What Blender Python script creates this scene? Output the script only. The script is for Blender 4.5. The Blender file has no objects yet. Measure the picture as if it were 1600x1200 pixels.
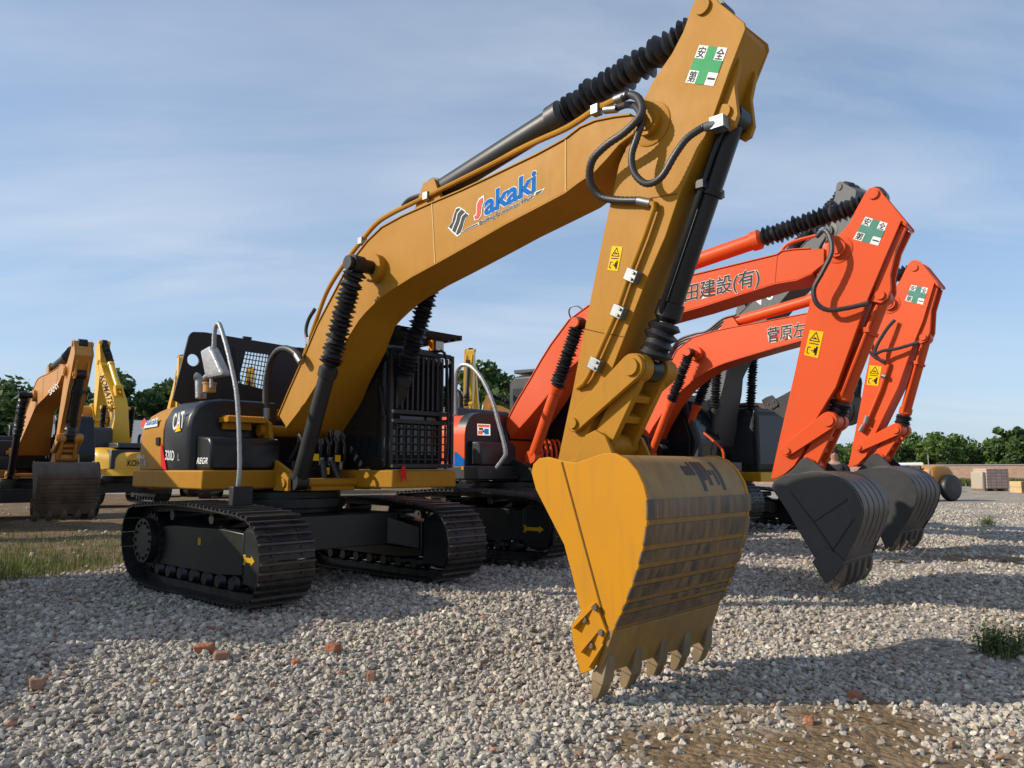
import bpy, bmesh, math, random
import numpy as np
from mathutils import Vector, Matrix, Euler
from mathutils.geometry import tessellate_polygon
rad = math.radians
SC = bpy.context.scene
COL = SC.collection
rnd = random.Random(7)
rng = np.random.default_rng(7)

# ------------------------------------------------------------------ camera, sky, sun, exposure
CZ, FPX, HOR = 1.33, 1200.0, 732.0
PITCH = math.atan((HOR-600)/FPX)
cam = bpy.data.cameras.new('camera'); camo = bpy.data.objects.new('camera', cam); COL.objects.link(camo)
camo.location = (0, 0, CZ); camo.rotation_euler = (rad(90)+PITCH, 0, 0)
cam.sensor_width = 36; cam.lens = 36*FPX/1600; cam.clip_end = 3000; cam.clip_start = .05
SC.camera = camo
SUN_EL, SUN_AZ = rad(30), rad(-99)          # azimuth from +Y towards +X
sdir = Vector((math.sin(SUN_AZ)*math.cos(SUN_EL), math.cos(SUN_AZ)*math.cos(SUN_EL), math.sin(SUN_EL)))
sl = bpy.data.lights.new('sun', 'SUN'); sl.energy = 4.4; sl.angle = rad(.5); sl.color = (1, .91, .77)
so = bpy.data.objects.new('sun', sl); COL.objects.link(so); so.rotation_euler = (-sdir).to_track_quat('-Z', 'Y').to_euler()
SC.view_settings.view_transform = 'Standard'; SC.view_settings.look = 'None'; SC.view_settings.exposure = 0.14
SC.cycles.max_bounces = 6; SC.cycles.diffuse_bounces = 3; SC.cycles.glossy_bounces = 3; SC.cycles.transparent_max_bounces = 8

def build_world():
    w = bpy.data.worlds.new('World'); SC.world = w; w.use_nodes = True
    nt = w.node_tree; N = nt.nodes; L = nt.links; N.clear()
    out = N.new('ShaderNodeOutputWorld'); bg = N.new('ShaderNodeBackground')
    sky = N.new('ShaderNodeTexSky'); sky.sky_type = 'NISHITA'; sky.sun_disc = False
    sky.sun_elevation = SUN_EL; sky.sun_rotation = SUN_AZ; sky.air_density = 1.0; sky.dust_density = .9; sky.ozone_density = 2.0
    tc = N.new('ShaderNodeTexCoord'); sep = N.new('ShaderNodeSeparateXYZ'); L.new(tc.outputs['Generated'], sep.inputs[0])
    # direction projected on a cloud deck: xy / (z + .12)
    add = N.new('ShaderNodeMath'); add.operation = 'ADD'; add.inputs[1].default_value = .16; L.new(sep.outputs[2], add.inputs[0])
    dx = N.new('ShaderNodeMath'); dx.operation = 'DIVIDE'; L.new(sep.outputs[0], dx.inputs[0]); L.new(add.outputs[0], dx.inputs[1])
    dy = N.new('ShaderNodeMath'); dy.operation = 'DIVIDE'; L.new(sep.outputs[1], dy.inputs[0]); L.new(add.outputs[0], dy.inputs[1])
    cmb = N.new('ShaderNodeCombineXYZ'); L.new(dx.outputs[0], cmb.inputs[0]); L.new(dy.outputs[0], cmb.inputs[1])
    mp = N.new('ShaderNodeMapping'); mp.inputs['Scale'].default_value = (.42, 1.25, 1); mp.inputs['Rotation'].default_value = (0, 0, rad(-16)); mp.inputs['Location'].default_value = (.7, .15, 0)
    L.new(cmb.outputs[0], mp.inputs[0])
    n1 = N.new('ShaderNodeTexNoise'); n1.inputs['Scale'].default_value = 1.3; n1.inputs['Detail'].default_value = 7; n1.inputs['Roughness'].default_value = .56; n1.inputs['Distortion'].default_value = .35
    L.new(mp.outputs[0], n1.inputs['Vector'])
    n2 = N.new('ShaderNodeTexNoise'); n2.inputs['Scale'].default_value = .55; n2.inputs['Detail'].default_value = 2
    L.new(cmb.outputs[0], n2.inputs['Vector'])
    r1 = N.new('ShaderNodeValToRGB'); r1.color_ramp.elements[0].position = .40; r1.color_ramp.elements[1].position = .72
    L.new(n1.outputs[0], r1.inputs[0])
    r2 = N.new('ShaderNodeValToRGB'); r2.color_ramp.elements[0].position = .33; r2.color_ramp.elements[1].position = .58
    r2.color_ramp.elements[0].color = (.25, .25, .25, 1)
    L.new(n2.outputs[0], r2.inputs[0])
    m = N.new('ShaderNodeMath'); m.operation = 'MULTIPLY'; L.new(r1.outputs[0], m.inputs[0]); L.new(r2.outputs[0], m.inputs[1])
    m2 = N.new('ShaderNodeMath'); m2.operation = 'MULTIPLY'; m2.inputs[1].default_value = .75; L.new(m.outputs[0], m2.inputs[0])
    # thin veil that thickens near the horizon
    hz = N.new('ShaderNodeMapRange'); hz.inputs['From Min'].default_value = 0.0; hz.inputs['From Max'].default_value = .5; hz.inputs['To Min'].default_value = .58; hz.inputs['To Max'].default_value = .22
    L.new(sep.outputs[2], hz.inputs[0])
    mx = hz
    mix = N.new('ShaderNodeMix'); mix.data_type = 'RGBA'; L.new(mx.outputs[0], mix.inputs[0]); L.new(sky.outputs[0], mix.inputs[6])
    mix.inputs[7].default_value = (3.15, 4.35, 6.3, 1)
    mi2 = N.new('ShaderNodeMix'); mi2.data_type = 'RGBA'; L.new(m2.outputs[0], mi2.inputs[0]); L.new(mix.outputs[2], mi2.inputs[6]); mi2.inputs[7].default_value = (5.0, 5.5, 6.2, 1)
    L.new(mi2.outputs[2], bg.inputs[0]); bg.inputs[1].default_value = .132
    L.new(bg.outputs[0], out.inputs[0])
build_world()

# ------------------------------------------------------------------ helpers
def ray(u, v):
    x = (u-800)/FPX; y = (600-v)/FPX
    return np.array([x, math.cos(PITCH)-y*math.sin(PITCH), math.sin(PITCH)+y*math.cos(PITCH)])

class Frame:
    """a machine's own frame: x forward, y to its left, z up"""
    def __init__(s, a, P, zg=0.):
        s.a = a; s.zg = zg
        s.d = np.array([math.cos(a), math.sin(a), 0]); s.n = np.array([-math.sin(a), math.cos(a), 0])
        s.P = np.array([P[0], P[1], 0.])
        s.c = np.array([-(s.P@s.d), -(s.P@s.n), CZ-zg])
    def _pl(s, u, v, k, val):
        r = ray(u, v); r = np.array([r@s.d, r@s.n, r[2]])
        return s.c + r*(val-s.c[k])/r[k]
    def y(s, u, v, y=-.2): q = s._pl(u, v, 1, y); return (q[0], q[2])
    def y3(s, u, v, y=-.2): return tuple(s._pl(u, v, 1, y))
    def x3(s, u, v, x): return tuple(s._pl(u, v, 0, x))
    def ys(s, pts, y=-.2): return [s.y(u, v, y) for u, v in pts]

SPLIT = {'side_cutter', 'track_roller', 'link_pin', 'pipe_clamp', 'idler_wheel', 'window', 'ram_pin', 'bucket_ear', 'cylinder_lug', 'ram_bracket', 'side_link', 'frame_pin', 'hose_fitting', 'yellow_tag', 'handrail', 'guard_bolt', 'bolt', 'hood_hinge', 'hydraulic_hose', 'weld_seam', 'welded_tab', 'wear_plate', 'track_chain', 'deck_skirt', 'engine_cover', 'main_frame', 'flange_plate'}
class MB:
    def __init__(s): s.v = []; s.f = []; s.g = []
    def add(s, vs, fs):
        s.g.append((len(s.v), len(s.f)))
        o = len(s.v); s.v += [tuple(map(float, q)) for q in vs]; s.f += [tuple(i+o for i in f) for f in fs]; return s
    def box(s, x0, x1, y0, y1, z0, z1):
        return s.hexa([(x0, y0, z0), (x1, y0, z0), (x1, y1, z0), (x0, y1, z0), (x0, y0, z1), (x1, y0, z1), (x1, y1, z1), (x0, y1, z1)])
    def hexa(s, p):
        return s.add(p, [(0, 3, 2, 1), (4, 5, 6, 7), (0, 1, 5, 4), (1, 2, 6, 5), (2, 3, 7, 6), (3, 0, 4, 7)])
    def prism(s, o, y0, y1):
        """outline o of (x,z) extruded from y0 to y1"""
        A = sum(o[i][0]*o[(i+1) % len(o)][1]-o[(i+1) % len(o)][0]*o[i][1] for i in range(len(o)))
        if A < 0: o = o[::-1]
        n = len(o); vs = [(x, y0, z) for x, z in o]+[(x, y1, z) for x, z in o]
        return s.add(vs, [tuple(range(n)), tuple(range(2*n-1, n-1, -1))]+[(i, i+n, (i+1) % n+n, (i+1) % n) for i in range(n)])
    def prismz(s, o, z0, z1):
        A = sum(o[i][0]*o[(i+1) % len(o)][1]-o[(i+1) % len(o)][0]*o[i][1] for i in range(len(o)))
        if A < 0: o = o[::-1]
        n = len(o); vs = [(x, y, z0) for x, y in o]+[(x, y, z1) for x, y in o]
        return s.add(vs, [tuple(range(n-1, -1, -1)), tuple(range(n, 2*n))]+[(i, (i+1) % n, (i+1) % n+n, i+n) for i in range(n)])
    def prismx(s, o, x0, x1):
        n = len(o); vs = [(x0, y, z) for y, z in o]+[(x1, y, z) for y, z in o]
        return s.add(vs, [tuple(range(n-1, -1, -1)), tuple(range(n, 2*n))]+[(i, (i+1) % n, (i+1) % n+n, i+n) for i in range(n)])
    def loft(s, rings, closed=True):
        n = len(rings[0]); o = []
        for r in rings: o += list(r)
        fs = []
        for k in range(len(rings)-1):
            for i in range(n):
                j = (i+1) % n; fs.append((k*n+i, k*n+j, (k+1)*n+j, (k+1)*n+i))
        if closed: fs += [tuple(range(n-1, -1, -1)), tuple(range((len(rings)-1)*n, len(rings)*n))]
        return s.add(o, fs)
    def lathe(s, p0, p1, prof, n=20):
        """prof: (t along p0->p1 in 0..1, radius)"""
        p0 = Vector(p0); p1 = Vector(p1); ax = (p1-p0); L = ax.length; ax.normalize()
        a = ax.orthogonal().normalized(); b = ax.cross(a)
        rings = [[p0+ax*L*t+(a*math.cos(2*math.pi*i/n)+b*math.sin(2*math.pi*i/n))*r for i in range(n)] for t, r in prof]
        return s.loft(rings)
    def cyl(s, p0, p1, r, r1=None, n=20): return s.lathe(p0, p1, [(0, r), (1, r if r1 is None else r1)], n)
    def bellows(s, p0, p1, r0, r1, k, n=18):
        pr = []
        for i in range(k):
            q = 1+.10*math.sin(i*2.3)*rnd.uniform(.3, 1)
            pr += [(i/k, r0), ((i+.5)/k, r1*q)]
        pr.append((1, r0)); o = len(s.v); s.lathe(p0, p1, pr, n)
        for i in range(len(pr)):
            d = [rnd.gauss(0, r1*.05) for _ in range(3)]; tw = rnd.uniform(0, 6.28)
            for j in range(n):
                e = r1*.05*math.sin(2*(2*math.pi*j/n)+tw); x = s.v[o+i*n+j]; s.v[o+i*n+j] = (x[0]+d[0]+e*.5, x[1]+d[1], x[2]+d[2]+e)
        return s
    def tube(s, pts, r, n=8, sub=0, rib=0.):
        if sub: pts = spline(pts, sub)
        P = [Vector(p) for p in pts]; N = len(P); rings = []
        t0 = (P[1]-P[0]).normalized(); a = t0.orthogonal().normalized()
        for i in range(N):
            t = (P[min(i+1, N-1)]-P[max(i-1, 0)]).normalized()
            a = (a-t*a.dot(t)).normalized(); b = t.cross(a)
            rr = (r(i/(N-1)) if callable(r) else r)*(1+(rib if i % 2 else -rib))
            rings.append([P[i]+(a*math.cos(2*math.pi*k/n)+b*math.sin(2*math.pi*k/n))*rr for k in range(n)])
        return s.loft(rings)
    def plate_holes(s, outer, holes, axis, k0, k1):
        """flat plate with holes; polygons in the two other axes"""
        polys = [outer]+holes
        tri = tessellate_polygon([[Vector((a, b, 0)) for a, b in p] for p in polys])
        flat = [q for p in polys for q in p]; n = len(flat)
        def mk(a, b, k): return (k, a, b) if axis == 'x' else ((a, k, b) if axis == 'y' else (a, b, k))
        vs = [mk(a, b, k0) for a, b in flat]+[mk(a, b, k1) for a, b in flat]
        fs = [tuple(t) for t in tri]+[tuple(i+n for i in t[::-1]) for t in tri]
        o = 0
        for p in polys:
            m = len(p)
            fs += [(o+i, o+(i+1) % m, o+(i+1) % m+n, o+i+n) for i in range(m)]; o += m
        return s.add(vs, fs)
    def build(s, name, mat, parent=None, bevel=0., smooth=True, sharp=38, label=None, segs=2):
        if name in SPLIT and len(s.g) > 1:          # each separate piece becomes an object of its own
            e = s.g+[(len(s.v), len(s.f))]; B = []; n = len(s.g)
            for i in range(n):
                q = np.array(s.v[e[i][0]:e[i+1][0]]); B.append((q.min(0)-.004, q.max(0)+.004))
            lab = list(range(n))
            for i in range(n):
                for j in range(i):
                    if lab[i] != lab[j] and np.all(B[i][0] <= B[j][1]) and np.all(B[j][0] <= B[i][1]):
                        a, b = lab[i], lab[j]; lab = [b if x == a else x for x in lab]
            ks = sorted(set(lab))
            if len(ks) > 1:
                first = None
                for k in ks:
                    m = MB()
                    for i in range(n):
                        if lab[i] == k: m.add(s.v[e[i][0]:e[i+1][0]], [tuple(x-e[i][0] for x in f) for f in s.f[e[i][1]:e[i+1][1]]])
                    o = m._build(name, mat, parent, bevel, smooth, sharp, label, segs)
                    first = first or o
                return first
        return s._build(name, mat, parent, bevel, smooth, sharp, label, segs)
    def _build(s, name, mat, parent, bevel, smooth, sharp, label, segs):
        me = bpy.data.meshes.new(name); me.from_pydata(s.v, [], s.f); me.update()
        bm = bmesh.new(); bm.from_mesh(me); bmesh.ops.recalc_face_normals(bm, faces=bm.faces); bm.to_mesh(me); bm.free()
        if smooth: me.shade_smooth(); me.set_sharp_from_angle(angle=rad(sharp))
        me.materials.append(mat)
        o = bpy.data.objects.new(name, me); COL.objects.link(o)
        if parent: o.parent = parent
        if bevel:
            b = o.modifiers.new('bevel', 'BEVEL'); b.width = bevel; b.segments = segs; b.limit_method = 'ANGLE'; b.angle_limit = rad(32); b.harden_normals = False
        if label: o['label'] = label
        return o

def spline(pts, sub):
    P = [np.array(p, float) for p in pts]; out = []
    for i in range(len(P)-1):
        a = P[i-1] if i else 2*P[0]-P[1]; b, c = P[i], P[i+1]; d = P[i+2] if i+2 < len(P) else 2*P[-1]-P[-2]
        for k in range(sub):
            t = k/sub
            out.append(tuple(.5*((2*b)+(c-a)*t+(2*a-5*b+4*c-d)*t*t+(3*b-a-3*c+d)*t**3)))
    out.append(tuple(P[-1])); return out
def resample(pts, n, closed=False):
    P = np.array(pts, float)
    if closed: P = np.vstack([P, P[:1]])
    s = np.concatenate([[0], np.cumsum(np.linalg.norm(np.diff(P, axis=0), axis=1))])
    t = np.linspace(0, s[-1], n+(1 if closed else 0))
    Q = np.stack([np.interp(t, s, P[:, k]) for k in range(P.shape[1])], 1)
    return Q[:n]
def stadium(p0, r0, p1, r1, n=8):
    a = math.atan2(p1[1]-p0[1], p1[0]-p0[0]); o = []
    for i in range(n+1):
        t = a+math.pi/2+math.pi*i/n; o.append((p0[0]+r0*math.cos(t), p0[1]+r0*math.sin(t)))
    for i in range(n+1):
        t = a-math.pi/2+math.pi*i/n; o.append((p1[0]+r1*math.cos(t), p1[1]+r1*math.sin(t)))
    return o
def circ(c, r, n=20): return [(c[0]+r*math.cos(2*math.pi*i/n), c[1]+r*math.sin(2*math.pi*i/n)) for i in range(n)]
def thing(name, label, cat, loc, rz=0, group=None):
    o = bpy.data.objects.new(name, None); COL.objects.link(o); o.location = loc; o.rotation_euler = (0, 0, rz)
    o.empty_display_size = .2
    return tag(o, label, cat, group)
def tag(o, label, cat, group=None, kind=None):
    if label: o['label'] = label
    if cat: o['category'] = cat
    if group: o['group'] = group
    if kind: o['kind'] = kind
    return o
def zg(x, y):
    """height of the ground"""
    x = np.asarray(x, float); y = np.asarray(y, float)
    q = x*.731-y*.682+8.75; r = x*.682+y*.731
    t = np.clip((q-2.2)/3.0, 0, 1); t = t*t*(3-2*t)
    A = .33-.21*np.clip((r-6.8)/4, 0, 1)
    far = np.clip((y-22)/20, 0, 1)
    h = -A*t*(1-far)-.18*far
    b = .018*np.sin(1.7*x+.6*y)*np.sin(1.3*y-.5*x+1)+.012*np.sin(3.1*x-2.2*y)+.01*np.sin(4.4*y+1.1*x)
    b = b*np.clip((y-1)/3, 0, 1)*np.clip((40-y)/20, 0, 1)
    h = h+.07*np.exp(-(((x-.95)/.9)**2+((y-6.05)/.6)**2))
    ridge = .05*np.exp(-((y-9.0)/.7)**2)*np.clip((-4.6-x)/1., 0, 1)
    return h+b+ridge-.055*(1-t)*(1-far)

# ------------------------------------------------------------------ materials
def mat_new(name):
    m = bpy.data.materials.new(name); m.use_nodes = True
    return m, m.node_tree.nodes, m.node_tree.links, m.node_tree.nodes['Principled BSDF']
def paint(name, col, rough=.4, metal=0., dirt=(.20, .15, .10), damt=.25, dscale=2.5, coat=.0, bump=.03, bscale=60, spec=.5, chips=0.):
    m, N, L, b = mat_new(name)
    tc = N.new('ShaderNodeTexCoord')
    n1 = N.new('ShaderNodeTexNoise'); n1.inputs['Scale'].default_value = dscale; n1.inputs['Detail'].default_value = 8; n1.inputs['Roughness'].default_value = .65
    L.new(tc.outputs['Object'], n1.inputs['Vector'])
    r = N.new('ShaderNodeMapRange'); r.inputs['From Min'].default_value = .42; r.inputs['From Max'].default_value = .78; r.inputs['To Max'].default_value = damt
    L.new(n1.outputs[0], r.inputs[0])
    mx = N.new('ShaderNodeMix'); mx.data_type = 'RGBA'; L.new(r.outputs[0], mx.inputs[0]); mx.inputs[6].default_value = (*col, 1); mx.inputs[7].default_value = (*dirt, 1)
    last = mx.outputs[2]
    if chips:
        mp = N.new('ShaderNodeMapping'); mp.inputs['Scale'].default_value = (9, 9, 1.1); L.new(tc.outputs['Object'], mp.inputs[0])
        ns = N.new('ShaderNodeTexNoise'); ns.inputs['Scale'].default_value = 1.6; ns.inputs['Detail'].default_value = 7; L.new(mp.outputs[0], ns.inputs['Vector'])
        rs = N.new('ShaderNodeMapRange'); rs.inputs['From Min'].default_value = .52; rs.inputs['From Max'].default_value = .8; rs.inputs['To Max'].default_value = chips*.9; L.new(ns.outputs[0], rs.inputs[0])
        ms = N.new('ShaderNodeMix'); ms.data_type = 'RGBA'; L.new(rs.outputs[0], ms.inputs[0]); L.new(last, ms.inputs[6]); ms.inputs[7].default_value = (*dirt, 1)
        nc = N.new('ShaderNodeTexNoise'); nc.inputs['Scale'].default_value = 22; nc.inputs['Detail'].default_value = 6; nc.inputs['Roughness'].default_value = .75; L.new(tc.outputs['Object'], nc.inputs['Vector'])
        rc = N.new('ShaderNodeMapRange'); rc.inputs['From Min'].default_value = .70; rc.inputs['From Max'].default_value = .74; rc.inputs['To Max'].default_value = min(1, chips*1.8); L.new(nc.outputs[0], rc.inputs[0])
        mc = N.new('ShaderNodeMix'); mc.data_type = 'RGBA'; L.new(rc.outputs[0], mc.inputs[0]); L.new(ms.outputs[2], mc.inputs[6]); mc.inputs[7].default_value = (*[c*.35 for c in col], 1)
        last = mc.outputs[2]
    L.new(last, b.inputs['Base Color'])
    n2 = N.new('ShaderNodeTexNoise'); n2.inputs['Scale'].default_value = bscale; n2.inputs['Detail'].default_value = 3
    L.new(tc.outputs['Object'], n2.inputs['Vector'])
    rr = N.new('ShaderNodeMapRange'); rr.inputs['To Min'].default_value = rough-.1; rr.inputs['To Max'].default_value = rough+.18
    L.new(n1.outputs[0], rr.inputs[0]); L.new(rr.outputs[0], b.inputs['Roughness'])
    if bump:
        bp = N.new('ShaderNodeBump'); bp.inputs['Strength'].default_value = bump; bp.inputs['Distance'].default_value = .02
        L.new(n2.outputs[0], bp.inputs['Height']); L.new(bp.outputs[0], b.inputs['Normal'])
    b.inputs['Metallic'].default_value = metal; b.inputs['Coat Weight'].default_value = coat; b.inputs['Coat Roughness'].default_value = .2
    b.inputs['Specular IOR Level'].default_value = spec
    return m
def worn(name, col, wear, mud, wear_amt=.75, streak=(14, 14, 1.2)):
    """paint worn through to dark metal with mud streaks"""
    m, N, L, b = mat_new(name)
    tc = N.new('ShaderNodeTexCoord'); mp = N.new('ShaderNodeMapping'); mp.inputs['Scale'].default_value = streak
    L.new(tc.outputs['Object'], mp.inputs[0])
    n1 = N.new('ShaderNodeTexNoise'); n1.inputs['Scale'].default_value = 1; n1.inputs['Detail'].default_value = 9; n1.inputs['Roughness'].default_value = .7
    L.new(mp.outputs[0], n1.inputs['Vector'])
    n2 = N.new('ShaderNodeTexNoise'); n2.inputs['Scale'].default_value = 2.2; n2.inputs['Detail'].default_value = 6
    L.new(tc.outputs['Object'], n2.inputs['Vector'])
    r1 = N.new('ShaderNodeMapRange'); r1.inputs['From Min'].default_value = .40; r1.inputs['From Max'].default_value = .62; r1.inputs['To Max'].default_value = wear_amt
    L.new(n1.outputs[0], r1.inputs[0])
    r2 = N.new('ShaderNodeMapRange'); r2.inputs['From Min'].default_value = .45; r2.inputs['From Max'].default_value = .7; r2.inputs['To Max'].default_value = .8
    L.new(n2.outputs[0], r2.inputs[0])
    a = N.new('ShaderNodeMix'); a.data_type = 'RGBA'; L.new(r1.outputs[0], a.inputs[0]); a.inputs[6].default_value = (*col, 1); a.inputs[7].default_value = (*wear, 1)
    c = N.new('ShaderNodeMix'); c.data_type = 'RGBA'; L.new(r2.outputs[0], c.inputs[0]); L.new(a.outputs[2], c.inputs[6]); c.inputs[7].default_value = (*mud, 1)
    L.new(c.outputs[2], b.inputs['Base Color']); b.inputs['Roughness'].default_value = .55
    bp = N.new('ShaderNodeBump'); bp.inputs['Strength'].default_value = .25; bp.inputs['Distance'].default_value = .01
    L.new(n1.outputs[0], bp.inputs['Height']); L.new(bp.outputs[0], b.inputs['Normal'])
    return m
def flat(name, col, rough=.5, spec=.06):
    m, N, L, b = mat_new(name)
    tc = N.new('ShaderNodeTexCoord'); n = N.new('ShaderNodeTexNoise'); n.inputs['Scale'].default_value = 9; n.inputs['Detail'].default_value = 5
    L.new(tc.outputs['Object'], n.inputs['Vector'])
    mx = N.new('ShaderNodeMix'); mx.data_type = 'RGBA'; mx.inputs[6].default_value = (*[c*.82 for c in col], 1); mx.inputs[7].default_value = (*[min(1, c*1.12) for c in col], 1)
    L.new(n.outputs[0], mx.inputs[0]); L.new(mx.outputs[2], b.inputs['Base Color'])
    b.inputs['Roughness'].default_value = rough; b.inputs['Specular IOR Level'].default_value = spec
    return m
MT = {}
MT['mustard'] = paint('mustard_paint', (.395, .178, .010), .48, dirt=(.29, .14, .018), damt=.35, coat=.0, bump=.03, spec=.18, chips=.55)
MT['bright_yellow'] = paint('bright_yellow_paint', (.72, .40, .012), .38, damt=.12, coat=.2, bump=.02)
MT['amber'] = paint('amber_paint', (.52, .22, .03), .45, dirt=(.25, .15, .07), damt=.4, chips=.3)
MT['orange'] = paint('orange_paint', (.68, .078, .012), .42, dirt=(.52, .10, .03), damt=.3, coat=.02, bump=.03, spec=.25, chips=.35)
MT['black'] = paint('black_paint', (.006, .0065, .0075), .34, dirt=(.025, .023, .02), damt=.3, spec=.35, coat=.08, bump=.03)
MT['blackmatt'] = paint('black_satin', (.005, .0055, .006), .5, dirt=(.02, .018, .016), damt=.35, bump=.05)
MT['track'] = paint('track_steel', (.009, .0085, .0085), .42, metal=.25, dirt=(.085, .075, .062), damt=.55, dscale=5, bump=.2)
MT['under'] = paint('underbody_black', (.006, .0075, .007), .4, dirt=(.02, .02, .018), damt=.5)
MT['rubber'] = paint('bellows_rubber', (.012, .012, .014), .42, dirt=(.05, .048, .045), damt=.4, dscale=12, bump=.1)
MT['worn_steel'] = paint('worn_grouser_steel', (.05, .046, .042), .4, metal=.4, dirt=(.12, .10, .08), damt=.6, dscale=9, bump=.1)
MT['hose'] = paint('hose_rubber', (.022, .022, .024), .4, damt=.2, bump=0)
MT['chrome'] = paint('zinc_metal', (.26, .27, .27), .45, metal=.9, damt=.2, bump=.02)
MT['silver'] = paint('silver_wrap', (.32, .33, .33), .42, metal=.35, dirt=(.2, .2, .19), damt=.5, dscale=14, bump=.25, bscale=40)
MT['greypaint'] = paint('dark_grey_paint', (.032, .032, .033), .42, dirt=(.07, .065, .06), damt=.5, bump=.03)
MT['volgrey'] = paint('slate_grey_paint', (.105, .107, .105), .45, dirt=(.12, .11, .10), damt=.4, bump=.03)
MT['charcoal'] = paint('charcoal_paint', (.022, .024, .026), .4, dirt=(.06, .055, .05), damt=.4)
MT['bucket_yellow'] = paint('bucket_yellow_paint', (.50, .215, .006), .46, dirt=(.33, .16, .025), damt=.35, coat=.0, spec=.2, bump=.04, chips=.5)
MT['worn_yellow'] = worn('worn_yellow_plate', (.33, .18, .038), (.12, .08, .04), (.25, .155, .06), .45, (11, 11, 1.0))
MT['worn_band'] = worn('worn_wear_band', (.22, .13, .055), (.040, .032, .027), (.15, .105, .065), .95, (10, 10, 1.0))
MT['worn_grey'] = worn('worn_grey_plate', (.045, .042, .038), (.09, .068, .05), (.12, .09, .062), .85, (9, 22, 3))
MT['worn_rust'] = worn('worn_rusty_plate', (.10, .072, .052), (.045, .036, .03), (.17, .12, .08), .8, (9, 9, 2))
MT['tooth'] = worn('dusty_tooth_steel', (.22, .15, .07), (.10, .075, .05), (.28, .20, .11), .7, (9, 9, 2))
MT['white'] = flat('white_vinyl', (.78, .78, .76), .4)
MT['green'] = flat('green_vinyl', (.035, .30, .11), .4)
MT['teal'] = flat('faded_green_vinyl', (.10, .26, .20), .4)
MT['ink'] = flat('black_ink', (.02, .02, .02), .4)
MT['darkgrey'] = flat('dark_grey_vinyl', (.06, .06, .06), .4)
MT['blue'] = flat('blue_vinyl', (.004, .13, .43), .6)
MT['red'] = flat('red_vinyl', (.62, .02, .02), .4)
MT['pink'] = flat('faded_red_vinyl', (.70, .10, .08), .4)
MT['stickyellow'] = flat('yellow_vinyl', (.85, .50, .01), .4)
MT['paleyellow'] = flat('arrow_yellow', (.50, .30, .02), .5)
MT['weld'] = flat('weld_line', (.62, .40, .17), .5)
MT['groove'] = flat('groove_line', (.16, .075, .015), .6)
MT['amberlens'] = flat('amber_lens', (.75, .25, .02), .15)
MT['lens'] = flat('lamp_lens', (.6, .6, .58), .15)
MT['bag'] = paint('plastic_bag', (.36, .36, .36), .3, dirt=(.2, .2, .2), damt=.6, dscale=9, bump=.6, bscale=14)
def glass(name, col=(.012, .016, .018), rough=.08):
    m, N, L, b = mat_new(name)
    b.inputs['Base Color'].default_value = (*col, 1); b.inputs['Roughness'].default_value = rough; b.inputs['Specular IOR Level'].default_value = .45
    return m
MT['glass'] = glass('dark_window_glass'); MT['glass3'] = glass('pale_window_glass', (.045, .05, .052), .2); MT['glass2'] = glass('sky_lit_window_glass', (.05, .06, .068), .12)

# ------------------------------------------------------------------ writing and decals
def text_mesh(body, off=0., shear=0.):
    c = bpy.data.curves.new('lettering', 'FONT'); c.body = body; c.offset = off; c.shear = shear; c.resolution_u = 3
    o = bpy.data.objects.new('lettering', c); COL.objects.link(o)
    dg = bpy.context.evaluated_depsgraph_get(); dg.update()
    me = bpy.data.meshes.new_from_object(o.evaluated_get(dg))
    v = [tuple(q.co) for q in me.vertices]; f = [tuple(p.vertices) for p in me.polygons]
    bpy.data.objects.remove(o); bpy.data.meshes.remove(me); bpy.data.curves.remove(c)
    return np.array(v), f
def lettering(par, body, mat, O, X, Y, lift=.003, off=.012, ref=None, shear=0., name='lettering', thick=.0015):
    """text with its base line from O along X (full width) and cap height along Y; ref = (minx,maxx,maxy) to share a fit"""
    v, f = text_mesh(body, off, shear)
    if ref is None: ref = (v[:, 0].min(), v[:, 0].max(), v[:, 1].max())
    O = np.array(O); X = np.array(X); Y = np.array(Y); n = np.cross(X, Y); n /= np.linalg.norm(n)
    def mp(h): return [O+X*((a-ref[0])/(ref[1]-ref[0]))+Y*(b/ref[2])+n*h for a, b, _ in v]
    m = MB(); m.v = [tuple(q) for q in mp(lift)]; m.f = list(f)
    me = bpy.data.meshes.new(name); me.from_pydata(m.v, [], m.f); me.materials.append(mat)
    o = bpy.data.objects.new(name, me); COL.objects.link(o); o.parent = par
    return o, ref
def p3(F, px, y): return np.array(F.y3(*px, y))
def text_px(F, par, body, mat, a, b, c, y, **k):
    """a: base line start, b: base line end, c: point above a at cap height (photo pixels, on the plane y)"""
    A, B, C = p3(F, a, y), p3(F, b, y), p3(F, c, y)
    return lettering(par, body, mat, A, B-A, C-A, **k)
def poly(par, name, pts, mat, lift=0., thick=.002, n=None):
    """thin plate from 3D points"""
    P = [np.array(p) for p in pts]
    if n is None: n = np.cross(P[1]-P[0], P[2]-P[0]); n = n/np.linalg.norm(n)
    n = np.array(n, float)
    k = len(P); vs = [p+n*lift for p in P]+[p+n*(lift+thick) for p in P]
    return MB().add(vs, [tuple(range(k)), tuple(range(2*k-1, k-1, -1))]+[(i, (i+1) % k, (i+1) % k+k, i+k) for i in range(k)]).build(name, mat, par, smooth=False)
def poly_px(F, par, name, pts, mat, y, lift=.0): return poly(par, name, [p3(F, q, y) for q in pts], mat, lift, .0015, n=(0, -1, 0))
def quadmap(Q):
    Q = [np.array(q) for q in Q]           # UL, UR, LR, LL
    return lambda a, b: (Q[3]*(1-a)+Q[2]*a)*(1-b)+(Q[0]*(1-a)+Q[1]*a)*b
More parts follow.
